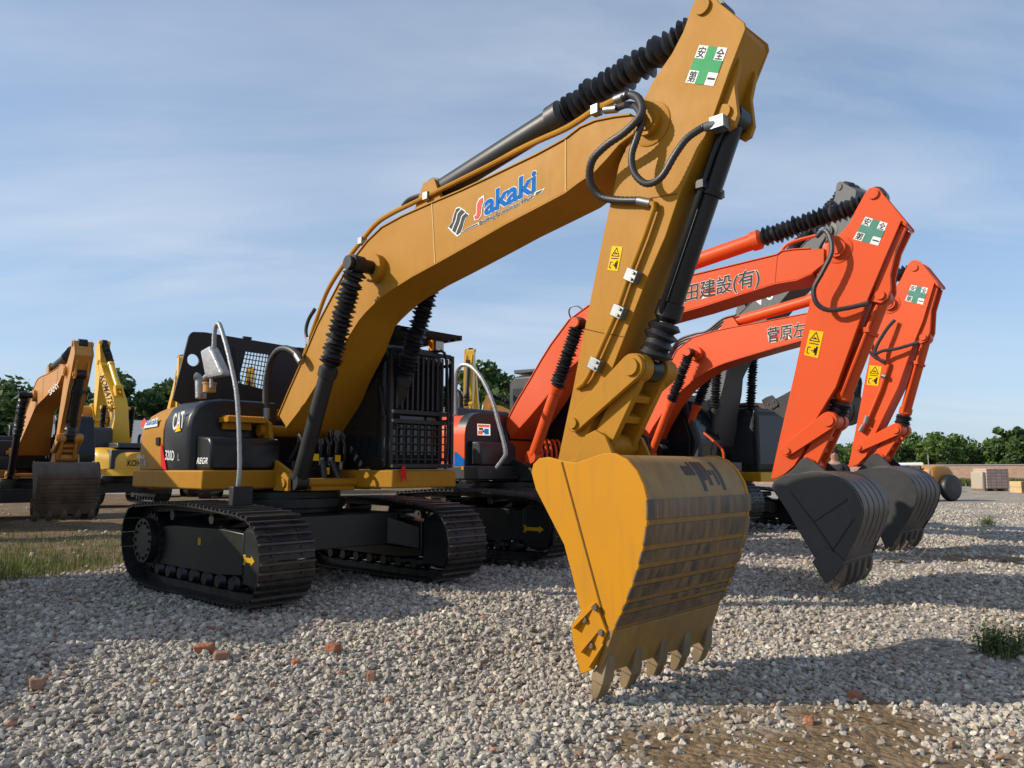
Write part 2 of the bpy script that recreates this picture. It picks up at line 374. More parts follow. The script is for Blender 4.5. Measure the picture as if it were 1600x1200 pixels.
def safety_sign(F, par, quad, y, green):
    M = quadmap([p3(F, q, y) for q in quad]); nn = (0, -1, 0)
    pl = poly(par, 'safety_sign', [M(0, 0), M(1, 0), M(1, 1), M(0, 1)], MT['white'], .001, .002, nn)
    a, b = .34, .66
    cr = [(a, 0), (b, 0), (b, a), (1, a), (1, b), (b, b), (b, 1), (a, 1), (a, b), (0, b), (0, a), (a, a)]
    poly(pl, 'green_cross', [M(*q) for q in cr], green, .004, .0012, nn)
    for ch, (x, z) in zip('安全第一', [(.035, .70), (.695, .70), (.035, .05), (.695, .05)]):
        if ch == '一': poly(pl, ch, [M(.71, .15), M(.96, .15), M(.96, .20), M(.71, .20)], MT['ink'], .0055, .001, nn); continue
        h = .27; zz = z; O = M(x, zz); lettering(pl, ch, MT['ink'], O, M(x+.27, zz)-O, M(x, zz+h)-O, lift=.0052, off=.012)
def warning_sticker(F, par, quad, y):
    M = quadmap([p3(F, q, y) for q in quad]); nn = (0, -1, 0)
    pl = poly(par, 'warning_sticker', [M(0, 0), M(1, 0), M(1, 1), M(0, 1)], MT['stickyellow'], .001, .002, nn)
    def st(pts, w):
        for (p, q) in pts:
            p = np.array(p); q = np.array(q); d = q-p; d = d/np.linalg.norm(d); e = np.array([-d[1], d[0]*.6])*w
            poly(pl, 'pictogram', [M(*(p-e)), M(*(q-e)), M(*(q+e)), M(*(p+e))], MT['ink'], .0042, .001, nn)
    st([((.14, .60), (.86, .60)), ((.86, .60), (.5, .94)), ((.5, .94), (.14, .60)), ((.32, .69), (.68, .69)), ((.4, .76), (.6, .70)), ((.15, .50), (.85, .50))], .030)
    st([((.78, .08), (.78, .42)), ((.66, .16), (.66, .34))], .07)
    st([((.15, .10), (.15, .34)), ((.15, .34), (.34, .34)), ((.15, .10), (.34, .10)), ((.42, .23), (.58, .23))], .03)

# ------------------------------------------------------------------ tracks and undercarriage
TRK = [(-.97, .88), (-.45, .915), (.03, .935), (.65, .93), (1.18, .90), (1.62, .87), (1.88, .80), (2.02, .66), (2.08, .46), (2.05, .25), (1.93, .10), (1.70, .02), (1.0, .0), (.3, .0), (-.5, .0), (-.85, .05), (-1.08, .19), (-1.22, .42), (-1.21, .66), (-1.12, .80)]
def track(root, yc, w=.60, low=False, full=True):
    side = 1 if yc > 0 else -1
    path = resample(spline([(*p,) for p in TRK]+[TRK[0]], 8), 400)
    L = np.linalg.norm(np.diff(np.vstack([path, path[:1]]), axis=0), axis=1).sum()
    n = int(round(L/.178)); C = resample(path, n, True)
    m = MB(); lk = MB(); gb = MB()
    for i in range(n):
        c = C[i]; t = C[(i+1) % n]-C[i-1]; t /= np.linalg.norm(t); o = np.array([-t[1], t[0]])   # path runs clockwise: outward on the left
        def B(mb, a0, a1, h0, h1, y0, y1, dy=0):
            q = [c+t*a0+o*h0, c+t*a1+o*h0, c+t*a1+o*h1, c+t*a0+o*h1]
            mb.hexa([(q[0][0], y0, q[0][1]), (q[1][0], y0, q[1][1]), (q[1][0], y1, q[1][1]), (q[0][0], y1, q[0][1]), (q[3][0], y0, q[3][1]), (q[2][0], y0, q[2][1]), (q[2][0], y1, q[2][1]), (q[3][0], y1, q[3][1])])
        B(m, -.084, .086, -.014, .0, yc-w/2, yc+w/2)
        B(gb, -.082, -.060, -.0005, .030, yc-w/2+.004, yc+w/2-.004)
        B(gb, .008, .026, -.0005, .022, yc-w/2+.004, yc+w/2-.004)
        if not low:
            for s in (-1, 1): B(lk, -.10, .10, -.085, -.0145, yc+s*.085-.022, yc+s*.085+.022)
            for a in (-.03, .045):
                for s in (-1, 1): B(m, a-.012, a+.012, -.0005, .012, yc+s*.16-.012, yc+s*.16+.012)
    tr = m.build('track', MT['track'], root, smooth=False)
    gb.build('grouser_bars', MT['worn_steel'], tr, smooth=False)
    if not low: lk.build('track_chain', MT['track'], tr, smooth=False)
    f = MB(); ys = yc+side*.11; ye = yc-side*.16
    f.prism([(-.95, .34), (-.95, .62), (-.2, .68), (1.0, .70), (1.42, .68), (1.42, .26), (.9, .22), (-.7, .22)], min(ys, ye), max(ys, ye))
    f.loft([[(-.9, ys, .62), (-.9, ye, .62), (-.9, ye, .76)], [(1.0, ys, .70), (1.0, ye, .70), (1.0, ye, .79)]])
    f.prism([(1.46, .18), (1.46, .72), (1.86, .70), (1.92, .44), (1.84, .16)], min(ys+side*.012, ye), max(ys+side*.012, ye))
    fr = f.build('track_frame', MT['under'], root, bevel=.012)
    w_ = MB()
    for (x, z, r) in ((1.62, .46, .34), (-.80, .48, .34)):
        w_.lathe((x, yc-.10, z), (x, yc+.10, z), [(0, r-.06), (.05, r-.02), (.35, r), (.65, r), (.95, r-.02), (1, r-.06)], 28)
    w_.build('idler_wheel', MT['under'], fr)
    sp = MB(); k = 21; o = []
    for i in range(k*4):
        a = 2*math.pi*i/(k*4); r = .345 if i % 4 in (0, 1) else .30
        o.append((-.80+r*math.cos(a), .48+r*math.sin(a)))
    sp.prism(o, yc+side*.105, yc+side*.135); sp.prism(circ((-.80, .48), .26, 28), yc+side*.136, yc+side*.22)
    for i in range(14):
        a = 2*math.pi*i/14; sp.prism(circ((-.80+.21*math.cos(a), .48+.21*math.sin(a)), .02, 6), yc+side*.221, yc+side*.24)
    sp.build('sprocket', MT['track'], fr)
    ro = MB()
    for i in range(7):
        x = -.55+i*.30
        ro.lathe((x, yc-.14, .165), (x, yc+.14, .165), [(0, .06), (.12, .075), (.2, .09), (.35, .06), (.65, .06), (.8, .09), (.88, .075), (1, .06)], 16)
    for x in (-.1, .85): ro.cyl((x, yc-.18, .80), (x, yc+.18, .80), .055, n=14)
    ro.build('track_roller', MT['under'], fr)
    return tr, fr
def undercarriage(root, low=False, yt=1.19):
    c = MB()
    c.box(-.6, 1.2, -.85, .85, .42, .80)
    for s in (-1, 1):
        c.loft([[(-.5, s*.6, .45), (.1, s*.6, .45), (.1, s*.6, .78), (-.5, s*.6, .78)], [(-.9, s*1.02, .35), (-.35, s*1.02, .35), (-.35, s*1.02, .62), (-.9, s*1.02, .62)]])
        c.loft([[(.6, s*.6, .45), (1.15, s*.6, .45), (1.15, s*.6, .78), (.6, s*.6, .78)], [(.85, s*1.02, .35), (1.4, s*1.02, .35), (1.4, s*1.02, .62), (.85, s*1.02, .62)]])
    c.cyl((.1, 0, .80), (.1, 0, 1.06), .62, n=40); c.cyl((.1, 0, .86), (.1, 0, .98), .68, n=40)
    c.build('car_body', MT['under'], root, bevel=.01)
    return [track(root, s*yt, low=low) for s in (-1, 1)]

# ------------------------------------------------------------------ front (boom, stick, bucket, rams)
def pin3(p, y): return (p[0], y, p[1])
def ram(root, name, p0, p1, y, rb, frac, mb, mr, bell=None, parts=True, n=20, boot=None):
    """barrel from p0, rod or rubber bellows up to p1"""
    a = np.array(p0); b = np.array(p1); q = a+(b-a)*frac; u = (b-a)/np.linalg.norm(b-a)
    Lb = np.linalg.norm(q-a)
    A, Q = pin3(a, y), pin3(q, y)
    m = MB(); m.lathe(A, Q, [(0, rb*.8), (.02, rb*.95), (.05, rb), (.90, rb), (.905, rb*1.2), (.975, rb*1.22), (.985, rb*1.05), (1, rb*.85)], n)
    m.cyl((a[0], y-rb*.9, a[1]), (a[0], y+rb*.9, a[1]), rb*1.15, n=n)
    ba = m.build(name, mb, root)
    r = MB()
    if bell:
        r0, r1, k = bell; e = b-u*rb*.9
        r.bellows(pin3(q+u*.005, y), pin3(e, y), r0, r1, k); r.build('bellows', MT['rubber'], ba, sharp=25)
    else:
        r.cyl(Q, pin3(b, y), rb*.62, n=n); r.build('rod', mr, ba)
    e = MB(); e.cyl((b[0], y-rb*.8, b[1]), (b[0], y+rb*.8, b[1]), rb*1.1, n=n); e.build('rod_eye', MT['black'] if bell else mb, ba)
    return ba
def offs(pts, d):
    P = np.array(pts); T = np.gradient(P, axis=0); T /= np.linalg.norm(T, axis=1)[:, None]
    return P+np.stack([-T[:, 1], T[:, 0]], 1)*d
def front(F, root, D, c, det=2):
    """D: points in the machine's frame (x,z); c: colours; det 0..2"""
    bv = .010 if det else 0
    # boom
    st = D['boom']; b = MB()
    b.loft([[(t[0], -h, t[1]), (t[0], h, t[1]), (q[0], h, q[1]), (q[0], -h, q[1])] for t, q, h in st])
    boom = b.build('boom', c['boom'], root, bevel=bv, sharp=30)
    if det:
        g = MB()
        body = st[:-1]
        for which in (0, 1):
            cen = [np.array(s[which]) for s in body]; oth = [np.array(s[1-which]) for s in body]
            rings = []
            for s, a, o in zip(body, cen, oth):
                u = (a-o)/np.linalg.norm(a-o); h = s[2]+.014
                lo, hi = a+u*.001, a+u*.017
                rings.append([(lo[0], -h, lo[1]), (lo[0], h, lo[1]), (hi[0], h, hi[1]), (hi[0], -h, hi[1])])
            g.loft(rings)
        g.build('flange_plate', c['boom'], boom, bevel=.003)
        w = MB()
        for k in D.get('welds', ()):
            t, q, h = st[k]; t = np.array(t); q = np.array(q); e = np.array([.006, 0])
            for s in (-1, 1):
                y0, y1 = sorted((s*(h+.0005), s*(h+.005)))
                w.prism([tuple(t-e), tuple(t+e), tuple(q+e), tuple(q-e)], y0, y1)
        if w.v: w.build('weld_seam', c['weld'], boom, smooth=False)
    sp = D['spin']; m = MB()
    hb = D['hwb']; hs = D['hws']
    m.cyl((sp[0], -hb-.03, sp[1]), (sp[0], hb+.03, sp[1]), .11, n=28)
    m.cyl((sp[0], -hb-.045, sp[1]), (sp[0], hb+.045, sp[1]), .075, n=20)
    m.build('pivot_pin', c['boom'], boom)
    # boom ram pins
    bp = D['bpin']; m = MB(); yr = D['yram']
    m.cyl((bp[0], -yr-.12, bp[1]), (bp[0], yr+.12, bp[1]), .075, n=24)
    m.build('ram_pin', c.get('pincap', c['boom']), boom)
    m = MB(); m.cyl((bp[0], -hb-.09, bp[1]), (bp[0], hb+.09, bp[1]), .155, .155, n=28); m.build('ram_boss', c['boom'], boom, bevel=.01)
    for s in (-1, 1):
        ram(root, 'boom_cylinder', D['bcyl0'], bp, s*yr, .086*c.get('rk', 1), D.get('bfrac', .48), c['ramb'], MT['chrome'], bell=(.075, .122, 21) if c.get('bell', True) else None)
    # stick
    o = D['stick']; m = MB(); cen = np.mean(np.array(o), axis=0)
    inner = [tuple(cen+(np.array(q)-cen)*.985) for q in o]
    m.prism(inner, -hs+.022, hs-.022)
    for s in (-1, 1): m.prism(o, *sorted((s*hs, s*(hs-.0215))))
    stick = m.build('stick', c['stick'], root, bevel=.006 if det else 0, sharp=30)
    lg = D['lug']; m = MB()
    for s in (-1, 1): m.prism(lg, *sorted((s*.105, s*.15)))
    lu = m.build('cylinder_lug', c['stick'], stick, bevel=bv*.5)
    m = MB(); lp = D['lugpin']; m.cyl((lp[0], -.175, lp[1]), (lp[0], .175, lp[1]), .055, n=18); m.build('lug_pin', c['stick'], stick)
    ap = D['apex']; m = MB(); m.cyl((ap[0], -hs-.025, ap[1]), (ap[0], hs+.025, ap[1]), .065, n=20); m.build('apex_pin', c['stick'], stick)
    m = MB(); m.lathe((sp[0], -hs-.012, sp[1]), (sp[0], hs+.012, sp[1]), [(0, .165), (.01, .18), (.99, .18), (1, .165)], 32); m.build('pivot_boss', c['stick'], stick)
    ram(root, 'stick_cylinder', D['scyl0'], ap, 0, .112*c.get('rk', 1), D.get('sfrac', .52), c['ramb2'], MT['chrome'], bell=(.085, .135, 20) if c.get('bell', True) else None, n=24)
    br = MB(); a = np.array(D['scyl0'])
    tb = min(st, key=lambda s: abs(s[0][0]-a[0]))[0]
    for s in (-1, 1): br.prism([(a[0]-.28, tb[1]-.06), (a[0]-.08, a[1]+.08), (a[0]+.09, a[1]+.08), (a[0]+.24, tb[1]-.02)], *sorted((s*.10, s*.15)))
    br.build('ram_bracket', c['boom'], boom, bevel=bv*.5)
    # bucket ram with short rubber boot at the rod
    kn = D['knee']
    A = np.array(lp); B = np.array(kn); u = (B-A)/np.linalg.norm(B-A)
    fr_ = D.get('kfrac', .80)
    ba = ram(root, 'bucket_cylinder', lp, kn, 0, .088*c.get('rk', 1), fr_, c['ramk'], MT['chrome'], n=24)
    m = MB(); q0 = A+(B-A)*(fr_+.002); q1 = B-u*.10
    m.bellows(pin3(q0, 0), pin3(q1, 0), .10, .135, 4); m.build('rubber_boot', MT['rubber'], ba, sharp=25)
    if det:
        m = MB()
        q = A+(B-A)*.27; e = np.array([-u[1], u[0]])
        m.lathe(pin3(q, 0), pin3(q+u*.05, 0), [(0, .10), (.1, .112), (.9, .112), (1, .10)], 20)
        m.box(q[0]-.03, q[0]+.03, -.17, .17, q[1]-.03, q[1]+.03)
        t0 = A+u*.05-e*.0; m.tube([pin3(A+u*.12, -.10), pin3(A+u*.3, -.125), pin3(A+(B-A)*(fr_-.06), -.125), pin3(A+(B-A)*(fr_-.03), -.09)], .022, 8)
        m.build('cylinder_clamp', c['ramk'], ba)
    # linkage
    pv = D['piv']; m = MB()
    for s in (-1, 1): m.prism(stadium(pv, .075, kn, .105), *sorted((s*(hs+.012), s*(hs+.06))))
    sl_ = m.build('side_link', c['stick'], root, bevel=bv*.6)
    m = MB()
    for p, r in ((pv, .045), (kn, .07)):
        m.cyl((p[0], -hs-.085, p[1]), (p[0], hs+.085, p[1]), r, n=18)
    m.cyl((kn[0], -hs-.012, kn[1]), (kn[0], -.10, kn[1]), .11, n=20); m.cyl((kn[0], .10, kn[1]), (kn[0], hs+.012, kn[1]), .11, n=20)
    m.build('link_pin', c['stick'], sl_)
    bl = D['blink']; m = MB()
    for s in (-1, 1): m.prism(stadium(kn, .085, bl, .095), *sorted((s*.12, s*.185)))
    k0, k1 = np.array(kn), np.array(bl); uu = (k1-k0)/np.linalg.norm(k1-k0); e = np.array([-uu[1], uu[0]])
    for t in (.35, .62):
        q = k0+(k1-k0)*t; m.prism([tuple(q-uu*.03-e*.06), tuple(q+uu*.03-e*.06), tuple(q+uu*.03+e*.06), tuple(q-uu*.03+e*.06)], -.121, .121)
    q = [k0+(k1-k0)*.22-e*.05, k0+(k1-k0)*.22-e*.07, k0+(k1-k0)*.75-e*.07, k0+(k1-k0)*.75-e*.05]
    m.prism([tuple(z) for z in q], -.122, .122)
    hl = m.build('bucket_link', c['stick'], root, bevel=bv*.6)
    m = MB(); m.cyl((bl[0], -.255, bl[1]), (bl[0], .255, bl[1]), .06, n=18); m.cyl((bl[0], -.215, bl[1]), (bl[0], .215, bl[1]), .10, n=20); m.build('link_pin', c['stick'], hl)
    bucket(F, root, D, c, det)
    return boom, stick
def bucket(F, root, D, c, det):
    w = D['bw']; o = D['bk']; sh = D['shell']; bv = .006 if det else 0
    m = MB()
    for s in (-1, 1): m.prism(o, *sorted((s*w, s*(w-.03))))
    bk = m.build('bucket', c['bside'], root, bevel=bv)
    P = resample(sh, 40)
    Q = offs(P, .0); 
    cen = np.mean(np.array(o), axis=0)
    I = offs(P, .03)
    if np.linalg.norm(I[20]-cen) > np.linalg.norm(P[20]-cen): I = offs(P, -.03); sg = 1
    else: sg = -1
    m = MB(); y0, y1 = -w+.0305, w-.0305
    m.loft([[(P[i][0], y0, P[i][1]), (P[i][0], y1, P[i][1]), (I[i][0], y1, I[i][1]), (I[i][0], y0, I[i][1])] for i in range(40)])
    m.build('bucket_shell', c['bshell'], bk, bevel=0, sharp=30)
    O1 = offs(P, sg*.0006); O2 = offs(P, sg*.016)
    m = MB()
    if D.get('wear') == 'across':
        k = 0
        for a, b_ in D['bands']:
            i0, i1 = int(a*39), max(int(b_*39), int(a*39)+1)
            wy = w+.012 if k == 0 else w-.032
            R = range(i0, i1+1)
            m.loft([[(O1[i][0], -wy, O1[i][1]), (O1[i][0], wy, O1[i][1]), (O2[i][0], wy, O2[i][1]), (O2[i][0], -wy, O2[i][1])] for i in R])
    else:
        n = D.get('strips', 5); ww = (2*w-.07)/n
        i0 = int(D.get('strip0', .12)*39)
        for k in range(n):
            ya = -w+.035+k*ww+.012; yb = ya+ww-.04
            m.loft([[(O1[i][0], ya, O1[i][1]), (O1[i][0], yb, O1[i][1]), (O2[i][0], yb, O2[i][1]), (O2[i][0], ya, O2[i][1])] for i in range(i0, 36)])
    m.build('wear_plate', c['bwear'], bk, bevel=.003 if det else 0)
    if 'smudge' in D:
        m = MB(); r = random.Random(5); (ya, yb), (fa, fb) = D['smudge']; O3 = offs(P, sg*.001); O4 = offs(P, sg*.0018); k = 9
        for q in range(k):
            y_a = ya+(yb-ya)*q/k; y_b = y_a+(yb-ya)/k*r.uniform(.6, 1.02); i0 = int((fa+(fb-fa)*r.uniform(0, .35)*abs(q-3)/3)*39); i1 = int((fb-(fb-fa)*r.uniform(0, .5))*39); i1 = max(i1, i0+1)
            m.loft([[(O3[i][0], y_a, O3[i][1]), (O3[i][0], y_b, O3[i][1]), (O4[i][0], y_b, O4[i][1]), (O4[i][0], y_a, O4[i][1])] for i in range(i0, i1+1)])
        m.build('worn_marking', MT['track'], bk)
    # lip and teeth
    root_ = np.array(D['troot']); tip = np.array(D['ttip']); sh_end = P[-1]; I_end = I[-1]
    u = tip-root_; L = np.linalg.norm(u); u /= L; e = np.array([-u[1], u[0]])
    if e@(P[30]-cen) < 0: e = -e
    m = MB(); 
    m.loft([[(sh_end[0]+e[0]*.012, y, sh_end[1]+e[1]*.012), (root_[0]+e[0]*.01, y, root_[1]+e[1]*.01), (root_[0]-e[0]*.025, y, root_[1]-e[1]*.025), (I_end[0]-e[0]*.012, y, I_end[1]-e[1]*.012)] for y in (-w-.006, w+.006)])
    lip = m.build('lip_plate', c['blip'], bk, bevel=.006 if det else 0)
    nt = D.get('teeth', 5); 
    for k in range(nt):
        y = -w+.055+k*(2*w-.11)/(nt-1)
        m = MB()
        def ring(t, hy, hn, sh_=0.): q = root_+u*L*t; return [(q[0]+e[0]*(hn+sh_), y-hy, q[1]+e[1]*(hn+sh_)), (q[0]+e[0]*(hn+sh_), y+hy, q[1]+e[1]*(hn+sh_)), (q[0]-e[0]*(hn-sh_), y+hy, q[1]-e[1]*(hn-sh_)), (q[0]-e[0]*(hn-sh_), y-hy, q[1]-e[1]*(hn-sh_))]
        m.loft([ring(-.75, .030, .012, .012), ring(-.45, .05, .03, .008), ring(0, .062, .05), ring(.30, .064, .052), ring(.34, .056, .046), ring(.8, .056, .034), ring(1, .05, .014)])
        m.build('tooth', c['btooth'], bk, bevel=.004 if det else 0)
    # side cutter plates
    if 'cutter' in D:
        m = MB()
        for s in (-1, 1):
            m.prism(D['cutter'], *sorted((s*(w+.001), s*(w+.028))))
        cu = m.build('side_cutter', c['bside'], bk, bevel=.004 if det else 0)
        if 'cribs' in D:
            m = MB()
            for p, q in D['cribs']:
                p = np.array(p); q = np.array(q); d = (q-p)/np.linalg.norm(q-p); n = np.array([-d[1], d[0]])*.008; y = -w-.0285
                m.add([(p[0]-n[0], y, p[1]-n[1]), (p[0]+n[0], y, p[1]+n[1]), (q[0]+n[0], y, q[1]+n[1]), (q[0]-n[0], y, q[1]-n[1]), (p[0]-n[0]*.5+d[0]*.02, y-.05, p[1]-n[1]*.5+d[1]*.02), (p[0]+n[0]*.5+d[0]*.02, y-.05, p[1]+n[1]*.5+d[1]*.02), (q[0]+n[0]*.5, y-.006, q[1]+n[1]*.5), (q[0]-n[0]*.5, y-.006, q[1]-n[1]*.5)], [(0, 3, 2, 1), (4, 5, 6, 7), (0, 1, 5, 4), (1, 2, 6, 5), (2, 3, 7, 6), (3, 0, 4, 7)])
            m.build('stiffening_rib', c['bside'], cu)
        m = MB()
        for q in D.get('cbolts', ()):
            for s in (-1, 1): m.cyl((q[0], s*(w+.0285), q[1]), (q[0], s*(w+.05), q[1]), .022, n=6)
        if m.v: m.build('bolt', c.get('bolt', MT['worn_rust']), cu)
    # ears that carry the pins
    e1, e2 = D['bpinend'], D['blink']; m = MB()
    base = D['ear']
    for s in (-1, 1): m.prism(base, *sorted((s*.235, s*.275)))
    m.build('bucket_ear', c['bear'], bk, bevel=.005 if det else 0)
    if det and 'bseam' in D:
        m = MB()
        for (a, b_) in D['bseam']:
            a = np.array(a); b_ = np.array(b_); d = (b_-a)/np.linalg.norm(b_-a); n = np.array([-d[1], d[0]])*.007
            m.prism([tuple(a-n), tuple(b_-n), tuple(b_+n), tuple(a+n)], -w-.0052, -w-.0006)
        m.build('weld_seam', c['bseam'], bk, smooth=False)
    return bk

# ------------------------------------------------------------------ upper bodies
def prof(yh, zt, z0=1.315, half=False):
    p = [(-yh, z0), (-yh, zt-.34), (-yh+.02, zt-.22), (-yh+.09, zt-.10), (-yh+.20, zt-.03), (-yh+.36, zt)]
    if half: return p+[(-.28, zt), (-.28, z0)]
    return p+[(yh-.36, zt), (yh-.20, zt-.03), (yh-.09, zt-.10), (yh-.02, zt-.22), (yh, zt-.34), (yh, z0)]
def upper(root, c, det=1, hoodopen=False, tail=0., xs=-.462):
    bv = .015
    d = MB()
    d.prismz([(-1.25, -1.37), (.60, -1.37), (.60, -.36), (.45, -.30), (-1.6, -.30), (-1.6, -1.25)], 1.10, 1.312)
    d.prismz([(-1.25, 1.37), (1.62, 1.42), (1.62, .42), (1.1, .32), (-1.6, .30), (-1.6, 1.25)], 1.10, 1.312)
    dk = d.build('deck_skirt', c['deck'], root, bevel=.02)
    f = MB(); f.box(-1.5, 1.05, -.299, .299, 1.075, 1.15)
    for s in (-1, 1): f.prism([(-.15, 1.151), (.95, 1.151), (.9, 1.3), (.52, 1.45), (.42, 1.86), (.30, 1.93), (.14, 1.86), (-.05, 1.5)], *sorted((s*.50, s*.45)))
    f.box(-.3, .75, -.52, .52, 1.10, 1.151) if False else None
    for s in (-1, 1):
        for y in (.48, .64): f.prism([(.80, 1.08), (1.12, 1.08), (1.12, 1.22), (1.02, 1.29), (.90, 1.22)], *sorted((s*y, s*(y-.04))))
    f.build('main_frame', c['deck'], root, bevel=.008)
    p = MB(); p.cyl((.29, -.56, 1.78), (.29, .56, 1.78), .07); p.cyl((1.03, -.66, 1.17), (1.03, .66, 1.17), .05); p.build('frame_pin', c['deck'], root)
    # counterweight, engine side panel, front boxes
    w = MB()
    w.loft([[(x, y, z) for y, z in prof(yh, zt)] for x, yh, zt in ((xs-.008, 1.36, 2.115), (-.85, 1.36, 2.10), (-1.08, 1.355, 2.07), (-1.22, 1.32, 2.03), (-1.34, 1.24, 1.99), (-1.6-tail, 1.08, 1.95), (-1.95-tail, .80, 1.92), (-2.15-tail, .55, 1.9))])
    w.prismz([(-1.602, -1.05), (-1.602, 1.05), (-1.95-tail, .80), (-2.15-tail, .55), (-2.15-tail, -.55), (-1.95-tail, -.80)], 1.06, 1.3145)
    cw = w.build('counterweight', c['cw'], root, bevel=.01)
    s_ = MB(); s_.loft([[(x, y, z) for y, z in prof(1.352-i_, 2.14-i_*.6, half=True)] for x, i_ in ((xs, 0.), (.14, 0.), (.19, .03), (.21, .09))])
    sp = s_.build('engine_panel', c['panel'], root, bevel=.012)
    g = MB(); g.prism([(.212, 1.314), (.58, 1.314), (.58, 1.60), (.52, 1.68), (.212, 1.70)], -1.27, -.42)
    bx = g.build('front_box', c['box'], root, bevel=.03)
    h = MB(); h.box(-1.9, xs-.02, -.98, .98, 1.32, 2.0); h.box(xs+.002, -.3, -.279, 1.1, 1.32, 1.98) if xs < -.35 else None
    h.build('engine_cover', c['hood'], root, bevel=.04)
    if not hoodopen:
        h = MB(); h.prism([(-1.75, 2.08), (-1.65, 2.27), (-.5, 2.29), (-.36, 2.1)], -.72, .72); h.build('hood', c['hood'], root, bevel=.04)
        e = MB(); e.tube([(-.7, -.35, 2.26), (-.7, -.35, 2.48), (-.74, -.35, 2.56), (-.82, -.35, 2.6)], .05, 12); e.build('exhaust_pipe', MT['blackmatt'], root)
    return dk, cw, sp, bx
CABP = [(-.28, 1.32), (1.38, 1.32), (1.55, 1.42), (1.58, 1.75), (1.22, 2.72), (1.05, 2.86), (-.15, 2.88), (-.28, 2.76)]
def cab(root, c, y0=.44, y1=1.42, upright=False, det=1, gl='glass'):
    P = CABP if not upright else [(-.28, 1.32), (1.46, 1.32), (1.50, 1.42), (1.50, 2.68), (1.40, 2.82), (-.15, 2.86), (-.28, 2.74)]
    m = MB(); m.prism(P, y0, y1); cb = m.build('cab', c['cab'], root, bevel=.045, segs=3)
    g = MB()
    for ya, yb in ((y0-.006, y0-.0005), (y1+.0005, y1+.006)):
        if upright:
            g.prism([(.62, 1.5), (1.38, 1.5), (1.38, 2.6), (.62, 2.6)], ya, yb); g.prism([(-.18, 1.95), (.52, 1.95), (.52, 2.6), (-.18, 2.6)], ya, yb)
        else:
            g.prism([(.60, 1.45), (1.38, 1.45), (1.46, 1.75), (1.16, 2.58), (.60, 2.66)], ya, yb); g.prism([(-.18, 1.95), (.52, 1.95), (.52, 2.66), (-.18, 2.66)], ya, yb)
    for a, b in zip(P[2:4], P[3:5]):
        d = np.array(b)-np.array(a); L = np.linalg.norm(d); n = np.array([d[1], -d[0]])/L
        if L < .15: continue
        q = [np.array(a)+d*.06+n*.0005, np.array(a)+d*.95+n*.0005, np.array(a)+d*.95+n*.007, np.array(a)+d*.06+n*.007]
        g.prism([tuple(z) for z in q], y0+.08, y1-.08)
    g.build('window', MT[gl], cb)
    h = MB()
    xf = 1.5 if upright else 1.25
    h.tube([(.45, y0-.012, 1.5), (.45, y0-.03, 1.9)], .012); h.tube([(xf+.1, y0-.06, 1.35), (xf+.1, y0-.06, 1.9), (xf-.05, y0-.03, 2.3)], .014)
    h.build('handrail', MT['blackmatt'], cb)
    return cb

# ------------------------------------------------------------------ the near yellow excavator
GRP = 'excavators parked in the yard'
d43 = rad(-43)
def mk_frame(a, D, xc, z=0.):
    n = np.array([-math.sin(a), math.cos(a)]); d = np.array([math.cos(a), math.sin(a)])
    return Frame(a, d*xc+n*D, z)
YB, YS = -.24, -.20
def stations(F, px, hw=.24, flare=0):
    out = []
    for i, (t, b) in enumerate(px):
        h = hw+max(0, flare-i)*.045; out.append((F.y(*t, -h), F.y(*b, -h), h))
    return out
FM = mk_frame(d43, 5.2, -8.75)
BOOM_PX = [((436, 650), (447, 668)), ((452, 612), (475, 632)), ((472, 567), (500, 592)), ((497, 507), (535, 542)), ((525, 454), (561, 500)), ((538, 429), (571, 488)), ((556, 401), (585, 474)), ((575, 377), (598, 462)), ((597, 356), (613, 451)), ((630, 338), (645, 431)), ((675, 318), (680, 412)), ((720, 299), (735, 381)), ((765, 278), (789, 350)), ((840, 242), (850, 318)), ((884, 218), (884, 300)), ((907, 200), (905, 284)), ((930, 190), (930, 267)), ((960, 184), (950, 246)), ((985, 181), (967, 227)), ((999, 184), (990, 210))]
